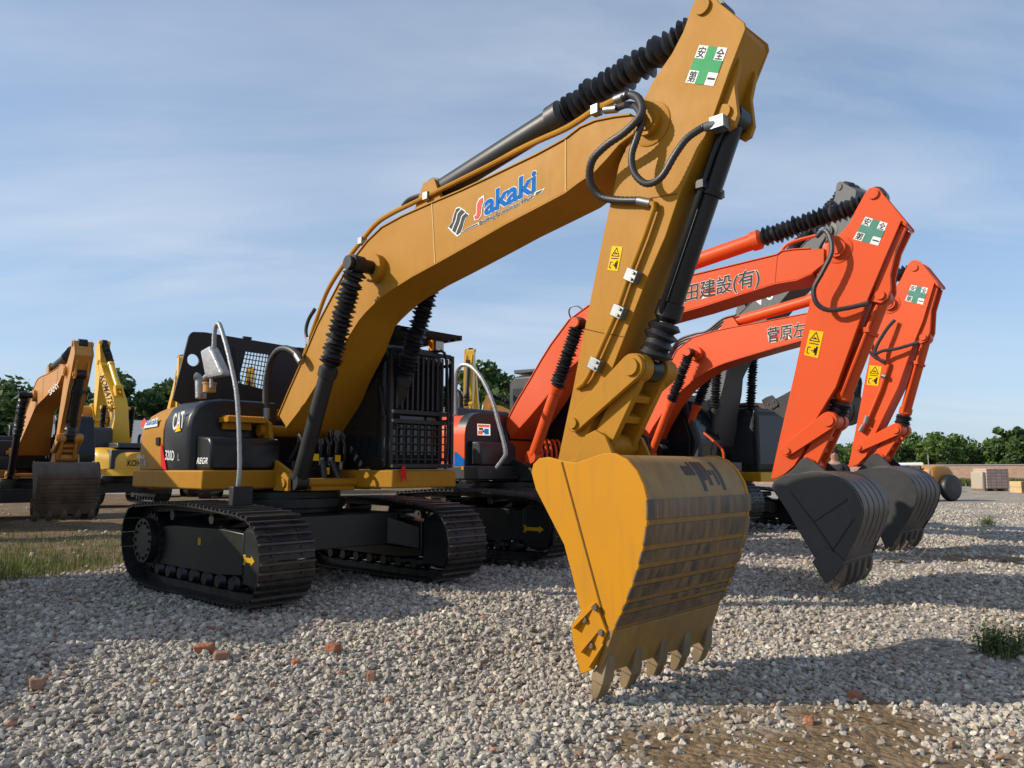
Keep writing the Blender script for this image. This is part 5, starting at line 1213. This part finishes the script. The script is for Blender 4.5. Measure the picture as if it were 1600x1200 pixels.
def build_grass():
    n = 60000; x = rng.uniform(-14, -4, n); y = rng.uniform(9.0, 19, n)
    g = grass_mask(x, y)
    den = np.clip(1.05-(y-9.3)/7.5, .06, 1)*(.35+.65*(np.sin(1.9*x+.7*y)*np.sin(1.3*y-.8*x)+1)/2)
    k = (rng.uniform(size=n) < g*den) & (np.abs(x) < .72*y); x, y = x[k], y[k]
    P = np.stack([x, y, zg(x, y)-.01], 1)
    V, f = blades(P, .03, .15, .006)
    o = mesh_obj('dry_grass', V, f, MT['grass']); tag(o, 'dry brown and green grass on the bare earth beyond the gravel edge', 'grass', None, 'stuff')
    n = 14000; x = rng.uniform(-10, -5.2, n); y = rng.uniform(9.2, 12.5, n); g = grass_mask(x, y)*np.clip((-6.1-x)/1.2+.25, 0, 1)*np.clip(1.1-(y-9.4)/2.6, 0, 1)
    k = rng.uniform(size=n) < g; x, y = x[k], y[k]
    V, f = blades(np.stack([x, y, zg(x, y)-.01], 1), .06, .20, .007)
    o = mesh_obj('green_grass', V, f, MT['greengrass']); tag(o, 'green grass at the far left along the gravel edge', 'grass', None, 'stuff')
    # low growth in front of the far brick wall
    n = 13000; q_ = rng.uniform(-8, 22, n); o_ = rng.uniform(.6, 3.4, n); x = 42+q_*math.cos(rad(22))-o_*math.sin(rad(22)); y = 67.5-q_*math.sin(rad(22))-o_*math.cos(rad(22))
    V, f = blades(np.stack([x, y, zg(x, y)-.02], 1), .25, .85, .10)
    o = mesh_obj('tall_weeds', V, f, MT['weed']); tag(o, 'tall green weeds along the foot of the far brick wall', 'weeds', None, 'stuff')
    # sparse seedlings over the soil at lower right
    n = 2600; x = rng.uniform(.8, 4.4, n); y = rng.uniform(3.9, 5.4, n); k = rng.uniform(size=n) < (np.clip((x-2.2)/1.6, 0, 1)*np.clip((4.75-y)/.6, 0, 1)+.012); x, y = x[k], y[k]
    V, f = blades(np.stack([x, y, zg(x, y)-.005], 1), .02, .075, .006, 1.0)
    o = mesh_obj('seedlings', V, f, MT['weed']); tag(o, 'low green seedlings in the soil at the lower right corner', 'weeds', None, 'stuff')
build_grass()
def weed(label, u, v, r, h, n):
    q = ray(u, v); 
    t = 5.
    for _ in range(30): t = (zg(q[0]*t, q[1]*t)-CZ)/q[2]*.5+t*.5
    x, y = q[0]*t, q[1]*t
    a = rng.uniform(0, 2*np.pi, n); d = np.abs(rng.normal(0, .5, n))*r
    P = np.stack([a*0+np.cos(a)*d, np.sin(a)*d, zg(x+np.cos(a)*d, y+np.sin(a)*d)-float(zg(x, y))-.01], 1)
    V, f = blades(P, h*.35, h, .006, 1.1)
    # small leaflets along the stems
    m = n*5; i = rng.integers(0, n, m); k = rng.uniform(.3, 1, m)[:, None]; V5 = V.reshape(-1, 5, 3); c = V5[i, 0]*(1-k)+V5[i, 4]*k+rng.normal(0, .012, (m, 3))
    u1 = rng.normal(size=(m, 3)); u1 /= np.linalg.norm(u1, axis=1)[:, None]; u2 = np.cross(u1, rng.normal(size=(m, 3))); u2 /= np.linalg.norm(u2, axis=1)[:, None]; s = .016
    L_ = np.stack([c-u1*s, c+u2*s*.5, c+u1*s, c-u2*s*.5], 1).reshape(-1, 3); b = len(V); j = np.arange(m)*4+b
    o = mesh_obj('weed', np.concatenate([V, L_]), f+np.stack([j, j+1, j+2, j+3], 1).tolist(), MT['weed']); o.location = (x, y, float(zg(x, y)))
    tag(o, label, 'plant', 'weeds growing through the gravel')
weed('bushy dark green weed at the right edge, larger of the two clumps in the gravel', 1566, 1024, .30, .30, 190)
weed('spiky green weed clump in the distance on the right, beyond the far dark bucket', 1543, 822, .32, .34, 90)

def at_ground(u, v):
    q = ray(u, v); t = 6.
    for _ in range(40): t = .5*t+.5*(zg(q[0]*t, q[1]*t)-CZ)/q[2]
    return float(q[0]*t), float(q[1]*t)
MT['brick'] = paint('broken_brick', (.34, .12, .055), .9, dirt=(.45, .30, .22), damt=.6, dscale=18, bump=.5, bscale=50, spec=.2)
MT['brick2'] = paint('old_brick', (.30, .15, .09), .9, dirt=(.40, .32, .26), damt=.6, dscale=18, bump=.5, bscale=50, spec=.2)
def chunk(label, u, v, sx, sy, sz, rz, mt='brick'):
    x, y = at_ground(u, v); r = random.Random(int(u)); m = MB()
    p = [(a*sx*.9*(1+r.uniform(-.35, .1)), b*sy*(1+r.uniform(-.35, .1)), c*sz*(1+r.uniform(-.2, .1))) for c in (-1, 1) for a, b in ((-1, -1), (1, -1), (1, 1), (-1, 1))]
    o = m.hexa(p).build('brick_fragment', MT[mt], None, bevel=.012, sharp=60); o.location = (x, y, float(zg(x, y))+sz*.65); o.rotation_euler = (r.uniform(-.2, .2), r.uniform(-.2, .2), rz)
    tag(o, label, 'brick', 'broken bricks lying in the gravel')
chunk('longest red brick fragment, left one of a touching pair in the gravel', 319, 1019, .085, .045, .038, .2)
chunk('rounded red brick fragment just right of and below the longest one', 345, 1032, .062, .05, .042, .5, 'brick2')
chunk('orange red brick lump in the gravel midway between the near track and the bucket', 520, 1021, .058, .05, .048, -.3)
chunk('small reddish stone between the brick pair and the lone orange brick lump', 462, 1041, .035, .035, .03, .6)
chunk('small upright pinkish brick chip nearest to the big bucket teeth', 580, 1064, .038, .035, .045, .1, 'brick2')
chunk('tiny red brick chip lying lowest of all, near the bottom of the photo', 372, 1129, .030, .028, .024, .3)
chunk('flat brownish brick piece at the far left of the gravel, near the edge of shadow', 57, 1076, .055, .045, .04, .4, 'brick2')
chunk('red brick fragment in the soil to the right of the big bucket teeth', 1336, 1094, .05, .045, .035, .7)
chunk('bright orange brick crumb in the soil below the other right hand fragment', 1264, 1131, .04, .035, .028, -.4)

# ------------------------------------------------------------------ trees, wall, buildings and the far end of the yard
def tree(name, label, x, y, h, R, seed, mat, n=2600, ls=.26, trunk=.30, group=None, low=.22):
    r = np.random.default_rng(seed); z0 = float(zg(x, y)); root = thing(name, label, 'tree', (x, y, z0), 0, group)
    m = MB(); H = h*.72; bend = r.normal(0, .25, 2)
    m.tube([(bend[0]*t*t, bend[1]*t*t, H*t) for t in np.linspace(0, 1, 6)], lambda t: trunk*(1-.75*t)*.5, 8)
    tips = []
    for k in range(6):
        t = r.uniform(.3, .85); a = r.uniform(0, 2*np.pi); b = np.array([bend[0]*t*t, bend[1]*t*t, H*t]); L_ = R*r.uniform(.5, .9)
        e = b+np.array([math.cos(a)*L_, math.sin(a)*L_, L_*r.uniform(.3, .9)]); m.tube([b, (b+e)/2+np.array([0, 0, .1*L_]), e], lambda t: trunk*.2*(1-.7*t), 6); tips.append(e)
    m.build('trunk', MT['bark'], root)
    K = 26; c = []
    for k in range(K):
        a = r.uniform(0, 2*np.pi); zz = r.uniform(low, .96); rad_ = R*math.sqrt(max(.05, 1-((zz-.52)/.56)**2))*r.uniform(.25, 1.0)
        c.append((math.cos(a)*rad_, math.sin(a)*rad_, zz*h))
    c = np.array(c); cs = R*r.uniform(.20, .42, K)
    i = r.integers(0, K, n); d = r.normal(size=(n, 3)); d /= np.linalg.norm(d, axis=1)[:, None]; p = c[i]+d*(cs[i]*r.uniform(.2, 1.0, n)**.6)[:, None]*np.array([1, 1, .8])
    p[:, 2] = np.maximum(p[:, 2], .25)
    u1 = r.normal(size=(n, 3)); u1 /= np.linalg.norm(u1, axis=1)[:, None]; u2 = np.cross(u1, r.normal(size=(n, 3))); u2 /= np.linalg.norm(u2, axis=1)[:, None]
    s = (ls*r.uniform(.5, 1.2, n))[:, None]
    V = np.stack([p-u1*s, p+u2*s*.55, p+u1*s, p-u2*s*.55], 1).reshape(-1, 3); j = np.arange(n)*4
    mesh_obj('crown', V, np.stack([j, j+1, j+2, j+3], 1).tolist(), mat, root)
    return root
def tree_px(name, label, u, top, depth, R, seed, mat, **k):
    q = ray(u, top); t = depth/q[1]; x = q[0]*t; z = CZ+q[2]*t; return tree(name, label, x, depth, z-float(zg(x, depth)), R, seed, mat, **k)
LT = 'tall dark trees behind the left machines'
for i, (u, top, dep, R) in enumerate(((-30, 600, 52, 3.6), (22, 618, 50, 2.6), (55, 632, 58, 3.0), (92, 640, 60, 3.0), (150, 605, 62, 3.6), (185, 640, 64, 2.8), (212, 592, 58, 3.4), (245, 615, 64, 3.2), (272, 600, 60, 3.4), (310, 610, 62, 3.2))):
    tree_px('broadleaf_tree', 'tall dark green tree behind the excavators at left', u, top, dep, R, 40+i, MT['leafdark'], n=4200, ls=.30, group=LT)
for i, (u, top, dep, R) in enumerate(((742, 574, 58, 2.2), (776, 566, 56, 2.6), (800, 590, 60, 2.4), (850, 580, 60, 3.0), (705, 600, 62, 2.6))):
    tree_px('broadleaf_tree', 'dark green tree rising in the gap between the yellow cab and the orange boom', u, top, dep, R, 70+i, MT['leafdark'], n=4200, ls=.28, group='trees in the gap between yellow cab and orange boom')
GT = 'low green trees beyond the brick wall'
for i in range(26):
    u = 1180+i*19+rnd.uniform(-6, 6); top = {0: 690}.get(i, 694+8*math.sin(i*1.1)+rnd.uniform(-7, 7)); top = top if u < 1560 else top-6
    tree_px('leafy_tree', 'low bushy green tree beyond the far brick wall', u, top, 74+rnd.uniform(0, 10), rnd.uniform(2.1, 3.0), 100+i, MT['leaf'], n=2400, ls=.27, group=GT, low=.06)
tree_px('leafy_tree', 'tallest crown among the trees beyond the brick wall, near the right edge', 1576, 669, 76, 2.0, 160, MT['leafdark'], n=2600, ls=.27, low=.06)
tree_px('leafy_tree', 'taller rounded tree just right of the far orange stick, beyond the brick wall', 1440, 672, 78, 3.0, 161, MT['leaf'], n=3000, ls=.27, low=.06)
def far_end():
    # brick wall
    m, N, L, b = mat_new('brick_wall'); tc = N.new('ShaderNodeTexCoord'); mp = N.new('ShaderNodeMapping'); mp.inputs['Rotation'].default_value = (rad(90), 0, 0); L.new(tc.outputs['Object'], mp.inputs[0])
    bt = N.new('ShaderNodeTexBrick'); bt.inputs['Scale'].default_value = 2.2; bt.inputs['Color1'].default_value = (.42, .19, .11, 1); bt.inputs['Color2'].default_value = (.55, .32, .20, 1); bt.inputs['Mortar'].default_value = (.48, .40, .33, 1); bt.inputs['Mortar Size'].default_value = .03
    L.new(mp.outputs[0], bt.inputs['Vector']); nz = N.new('ShaderNodeTexNoise'); nz.inputs['Scale'].default_value = .9; nz.inputs['Detail'].default_value = 8; L.new(tc.outputs['Object'], nz.inputs['Vector'])
    mx = N.new('ShaderNodeMix'); mx.data_type = 'RGBA'; r = N.new('ShaderNodeMapRange'); r.inputs['From Min'].default_value = .42; r.inputs['From Max'].default_value = .7; r.inputs['To Max'].default_value = .65; L.new(nz.outputs[0], r.inputs[0]); L.new(r.outputs[0], mx.inputs[0]); L.new(bt.outputs[0], mx.inputs[6]); mx.inputs[7].default_value = (.50, .38, .29, 1); L.new(mx.outputs[2], b.inputs['Base Color']); b.inputs['Roughness'].default_value = .9
    y = 67.5; z = float(zg(40, y)); t = thing('brick_wall', 'long low red brick wall across the far end of the yard', 'wall', (42, y, z), rad(-22))
    w = MB(); w.prism([(-24, -.2), (40, -.2), (40, 1.92), (-24, 1.70)], 0, .24); w.build('wall', m, t, smooth=False)
    w = MB(); w.prism([(-24.1, 1.704), (40, 1.924), (40, 2.02), (-24.1, 1.80)], -.05, .29); w.build('coping', paint('concrete_coping', (.36, .33, .30), .9, spec=.2), t, smooth=False)
    # wrapped pallet of pavers
    x, y = 32.4, 52.5; z = float(zg(x, y)); t = thing('brick_pallet', 'pallet stacked with pinkish paving bricks in clear wrap in front of the brick wall', 'pallet', (x, y, z), rad(8))
    m, N, L, b = mat_new('paver_stack'); tc = N.new('ShaderNodeTexCoord'); mp = N.new('ShaderNodeMapping'); mp.inputs['Rotation'].default_value = (rad(90), 0, 0); L.new(tc.outputs['Object'], mp.inputs[0]); bt = N.new('ShaderNodeTexBrick'); bt.inputs['Scale'].default_value = 1.25; bt.offset = 0; bt.inputs['Color1'].default_value = (.46, .32, .26, 1); bt.inputs['Color2'].default_value = (.56, .42, .36, 1); bt.inputs['Mortar'].default_value = (.22, .15, .12, 1); L.new(mp.outputs[0], bt.inputs['Vector']); L.new(bt.outputs[0], b.inputs['Base Color']); b.inputs['Roughness'].default_value = .5
    w = MB(); w.box(-.72, .95, -.6, .6, .16, 1.50); w.build('paver_stack', m, t, bevel=.03)
    w = MB(); w.box(-1.0, -.73, -.55, .55, .10, 1.30); w.build('wrapped_stack', paint('plastic_wrapped_pavers', (.40, .34, .26), .35, dirt=(.28, .30, .18), damt=.5, dscale=5), t, bevel=.08)
    w = MB()
    for k in (-.8, -.1, .7): w.box(k-.12, k+.12, -.6, .6, 0, .159)
    w.build('pallet_base', paint('pallet_wood', (.20, .15, .10), .85), t)
    # sawn timber
    x, y = 32.0, 48.5; z = float(zg(x, y)); t = thing('timber_stack', 'stack of pale sawn wooden blocks beside the yellow machine at the right edge', 'timber', (x, y, z), rad(5)); mw = paint('sawn_timber', (.55, .38, .19), .8, dirt=(.35, .22, .10), damt=.5, dscale=3)
    for k in range(5):
        for j in range(2):
            w = MB(); w.box(-.52+k*.26, -.52+k*.26+.245, -.5+.02*k, .5, j*.36, j*.36+.35-.02*(k % 2)); w.build('timber_block', mw, t, bevel=.015)
    # white shed with grey roof, far left
    d = 46.; q = ray(203, 700); x = q[0]*d; z = float(zg(x, d)); t = thing('shed', 'white walled shed with grey sheet roof behind the bright yellow excavator at left', 'building', (x, d, z))
    w = MB(); w.box(-2.2, 9, 0, 7, 0, 2.75); w.build('wall', paint('white_render', (.62, .62, .58), .8, damt=.2), t)
    w = MB(); w.add([(-2.6, -.5, 2.70), (9.4, -.5, 2.70), (9.4, 3.5, 4.5), (-2.6, 3.5, 4.5), (9.4, 7.5, 2.7), (-2.6, 7.5, 2.7), (-2.6, -.5, 2.8), (9.4, -.5, 2.8), (9.4, 3.5, 4.6), (-2.6, 3.5, 4.6), (9.4, 7.5, 2.8), (-2.6, 7.5, 2.8)], [(0, 1, 2, 3), (3, 2, 4, 5), (6, 9, 8, 7), (9, 11, 10, 8), (0, 6, 7, 1), (1, 7, 8, 2), (2, 8, 10, 4), (4, 10, 11, 5), (5, 11, 9, 3), (3, 9, 6, 0)]); w.build('roof', paint('grey_roof_sheet', (.20, .21, .23), .6, damt=.3), t, smooth=False)
    w = MB(); w.box(-.9, .1, -.02, -.001, 1.0, 2.1); w.build('window', MT['glass'], t)
far_end()
# a loader behind the far bucket, a white van, the machine at the right edge
def roller(label, x, y, rz):
    t = thing('site_roller', label, 'roller', (x, y, float(zg(x, y))), rz)
    m = MB(); m.prism([(-1.7, .75), (-.2, .75), (-.2, 1.45), (-.6, 1.62), (-1.4, 1.58), (-1.72, 1.3)], -.72, .72); m.build('engine_hood', MT['amber'], t, bevel=.14, segs=3)
    m = MB(); m.prism([(-.19, .7), (1.9, .7), (1.95, .95), (1.6, 1.05), (-.19, 1.0)], -.78, .78); m.build('frame', MT['charcoal'], t, bevel=.04)
    m = MB(); m.cyl((1.4, -.75, .62), (1.4, .75, .62), .62, n=32); m.build('drum', MT['greypaint'], t, bevel=.02)
    for s in (-1, 1): w = MB(); w.lathe((-1.1, s*.74, .6), (-1.1, s*1.1, .6), [(0, .42), (.08, .56), (.25, .6), (.75, .6), (.92, .56), (1, .42)], 24); wh = w.build('wheel', MT['rubber'], t); w = MB(); w.cyl((-1.1, s*1.02, .6), (-1.1, s*1.105, .6), .22); w.build('rim', MT['charcoal'], wh)
    m = MB(); m.prism([(-.1, 1.0), (.4, 1.0), (.4, 1.14), (.02, 1.16), (-.06, 1.6), (-.16, 1.6)], -.24, .24); m.build('seat', MT['blackmatt'], t, bevel=.03)
    m = MB(); m.tube([(.75, 0, 1.0), (.62, 0, 1.42)], .03, 8); m.tube([(.6+.02*math.cos(a), .18*math.cos(a), 1.42+.18*math.sin(a)*.3) for a in np.linspace(0, 6.28, 14)], .015, 6); m.build('steering_wheel', MT['blackmatt'], t)
    m = MB(); m.tube([(-.15, .6, 1.0), (-.15, .6, 2.1)], .022, 6); m.build('beacon_pole', MT['silver'], t)
roller('yellow site roller with rounded hood half hidden behind the farthest dark bucket', 18.5, 35.5, rad(205))
def van(label, x, y, rz):
    t = thing('van', label, 'van', (x, y, float(zg(x, y))), rz)
    m = MB(); m.prism([(-2.3, .4), (2.2, .4), (2.25, .95), (1.75, 1.15), (1.2, 1.85), (-2.2, 1.9), (-2.35, 1.0)], -.85, .85); m.build('body', MT['white'], t, bevel=.10, segs=3)
    for s in (-1, 1): g = MB(); g.prism([(-2.0, 1.15), (1.45, 1.15), (1.05, 1.7), (-2.0, 1.72)], *sorted((s*.851, s*.858))); g.build('window', MT['glass'], t)
    g = MB(); g.hexa([(1.80, -.7, 1.16), (1.81, -.7, 1.16), (1.81, .7, 1.16), (1.80, .7, 1.16), (1.27, -.62, 1.78), (1.28, -.62, 1.79), (1.28, .62, 1.79), (1.27, .62, 1.78)]); g.build('windscreen', MT['glass'], t)
    for xw in (-1.5, 1.5):
        for s in (-1, 1): w = MB(); w.lathe((xw, s*.70, .33), (xw, s*.87, .33), [(0, .28), (.1, .33), (.9, .33), (1, .28)], 20); w.build('wheel', MT['rubber'], t)
van('white van parked far off behind the last bucket', 24.6, 51.0, rad(160))
far_machine('orange yellow excavator cut off by the right edge beside the timber', rad(-130), (1648, 716), 47.0, (3.0, 3.4), (3.9, 1.4), cols('amber', 'amber'), bcols('amber'), zgr=None)
# unseen truck, added and sized to shade the gravel and the near track
def shade_truck(label, x, y, rz):
    t = thing('shade_truck', label, 'truck', (x, y, float(zg(x, y))), rz)
    m = MB(); m.box(-3.6, .3, -1.1, 1.1, .95, 3.0); m.build('cargo_box', MT['white'], t, bevel=.03)
    m = MB(); m.prism([(.45, .5), (2.0, .5), (2.1, 1.2), (1.75, 2.35), (.45, 2.45)], -1.0, 1.0); cb = m.build('cab', MT['blue'], t, bevel=.06)
    for s in (-1, 1): g = MB(); g.prism([(.8, 1.45), (1.85, 1.45), (1.6, 2.2), (.8, 2.25)], *sorted((s*1.0005, s*1.008))); g.build('window', MT['glass'], cb)
    m = MB(); m.box(-3.6, 1.9, -.45, .45, .6, .94); m.build('chassis', MT['blackmatt'], t)
    for xw in (-2.4, 1.2):
        for s in (-1, 1): w = MB(); w.lathe((xw, s*.75, .48), (xw, s*1.05, .48), [(0, .4), (.1, .47), (.9, .47), (1, .4)], 22); w.build('wheel', MT['rubber'], t)
shade_truck('white box truck with blue cab standing just left of the frame', -8.1, 6.0, rad(-94))
# ------------------------------------------------------------------ the person
def person():
    x, y = 5.72, 13.7; z = -.06; t = thing('person', 'person with short dark hair in a dark shirt standing behind the nearer dark grey bucket', 'person', (x, y, z), rad(-20))
    SK = MT.setdefault('skin', paint('skin', (.42, .24, .16), .5, damt=.05)); SH = paint('dark_shirt', (.02, .022, .03), .8, damt=.2); TR = paint('dark_trousers', (.03, .03, .035), .85, damt=.2); HR = paint('hair', (.01, .009, .008), .6, damt=0)
    def skinned(name, pts, edges, radii, mat, root_i=0, par=t, sub=2):
        me = bpy.data.meshes.new(name); me.from_pydata(pts, edges, []); o = bpy.data.objects.new(name, me); COL.objects.link(o); o.parent = par; me.materials.append(mat)
        sm = o.modifiers.new('skin', 'SKIN'); sm.use_smooth_shade = True
        bm = bmesh.new(); bm.from_mesh(me); ly = bm.verts.layers.skin.verify(); bm.verts.ensure_lookup_table()
        for i, v in enumerate(bm.verts):
            rr = radii[i]; v[ly].radius = rr if isinstance(rr, tuple) else (rr, rr); v[ly].use_root = (i == root_i)
        bm.to_mesh(me); bm.free(); s = o.modifiers.new('sub', 'SUBSURF'); s.levels = s.render_levels = sub; return o
    P = [(0, 0, .95), (0, 0, 1.12), (0, 0, 1.32), (0, 0, 1.45), (0, -.01, 1.52), (0, -.02, 1.58), (0, -.02, 1.66), (0, -.015, 1.72)]; E_ = [(i, i+1) for i in range(7)]; R_ = [(.155, .11), (.14, .10), (.17, .11), (.12, .085), .055, .062, .082, .055]
    def add(p, r, j): P.append(p); R_.append(r); E_.append((j, len(P)-1)); return len(P)-1
    for s in (-1, 1):
        a = add((s*.19, 0, 1.41), .055, 3); a = add((s*.23, .01, 1.14), .043, a); a = add((s*.24, -.05, .90), .032, a); a = add((s*.24, -.065, .83), (.018, .036), a)
        for k in range(4):
            f = add((s*.238, -.045-.017*(k-1.5), .76), .009, a); f = add((s*.232, -.05-.017*(k-1.5), .72-.006*abs(k-1.5)), .0085, f); add((s*.222, -.052-.016*(k-1.5), .69), .007, f)
        f = add((s*.225, -.105, .80), .010, a); add((s*.215, -.118, .76), .008, f)
        l = add((s*.09, 0, .86), .085, 0); l = add((s*.10, -.01, .48), .058, l); l = add((s*.11, .02, .09), .042, l); add((s*.12, -.13, .04), (.038, .03), l)
    body = skinned('body', P, E_, R_, SK)
    # nose, ears, eyes, mouth
    m = MB(); m.loft([[(-.012, -.098, 1.665), (.012, -.098, 1.665), (0, -.103, 1.67)], [(-.018, -.100, 1.625), (.018, -.100, 1.625), (0, -.126, 1.628)]]); m.build('nose', SK, body)
    for s in (-1, 1):
        m = MB(); m.lathe((s*.076, -.01, 1.65), (s*.092, -.0, 1.655), [(0, .02), (.5, .034), (1, .02)], 12); m.build('ear', SK, body)
        m = MB(); m.lathe((s*.032, -.088, 1.668), (s*.032, -.099, 1.668), [(0, .012), (1, .008)], 10); m.build('eye', MT['ink'], body)
    m = MB(); m.box(-.026, .026, -.101, -.094, 1.594, 1.602); m.build('mouth', MT['brick2'], body)
    m = MB(); m.lathe((0, .0, 1.64), (0, .0, 1.765), [(0, .085), (.35, .094), (.7, .078), (.92, .04), (1, .01)], 18); m.v = [(a, b*1.12+.014, c) for a, b, c in m.v]; m.build('hair', HR, body)
    Q = [(0, 0, .93), (0, 0, 1.12), (0, 0, 1.33), (0, 0, 1.44)]; e = [(0, 1), (1, 2), (2, 3)]; r = [(.175, .13), (.16, .118), (.19, .128), (.12, .09)]
    for s in (-1, 1): Q += [(s*.19, 0, 1.41), (s*.225, .01, 1.18)]; n = len(Q); e += [(3, n-2), (n-2, n-1)]; r += [.075, .062]
    skinned('shirt', Q, e, r, SH, 0, body, 2)
    Q = [(0, 0, .96)]; e = []; r = [(.17, .125)]
    for s in (-1, 1): Q += [(s*.09, 0, .86), (s*.10, -.01, .48), (s*.11, .015, .10)]; n = len(Q); e += [(0, n-3), (n-3, n-2), (n-2, n-1)]; r += [.10, .075, .06]
    skinned('trousers', Q, e, r, TR, 0, body, 2)
    for s in (-1, 1): m = MB(); m.prism([(-.05, 0), (-.05, .06), (.04, .085), (.16, .05), (.19, .02), (.19, 0)], -.045, .045); m.v = [(s*.115+b, -a, c) for a, b, c in m.v]; m.build('shoe', MT['ink'], body, bevel=.015)
person()
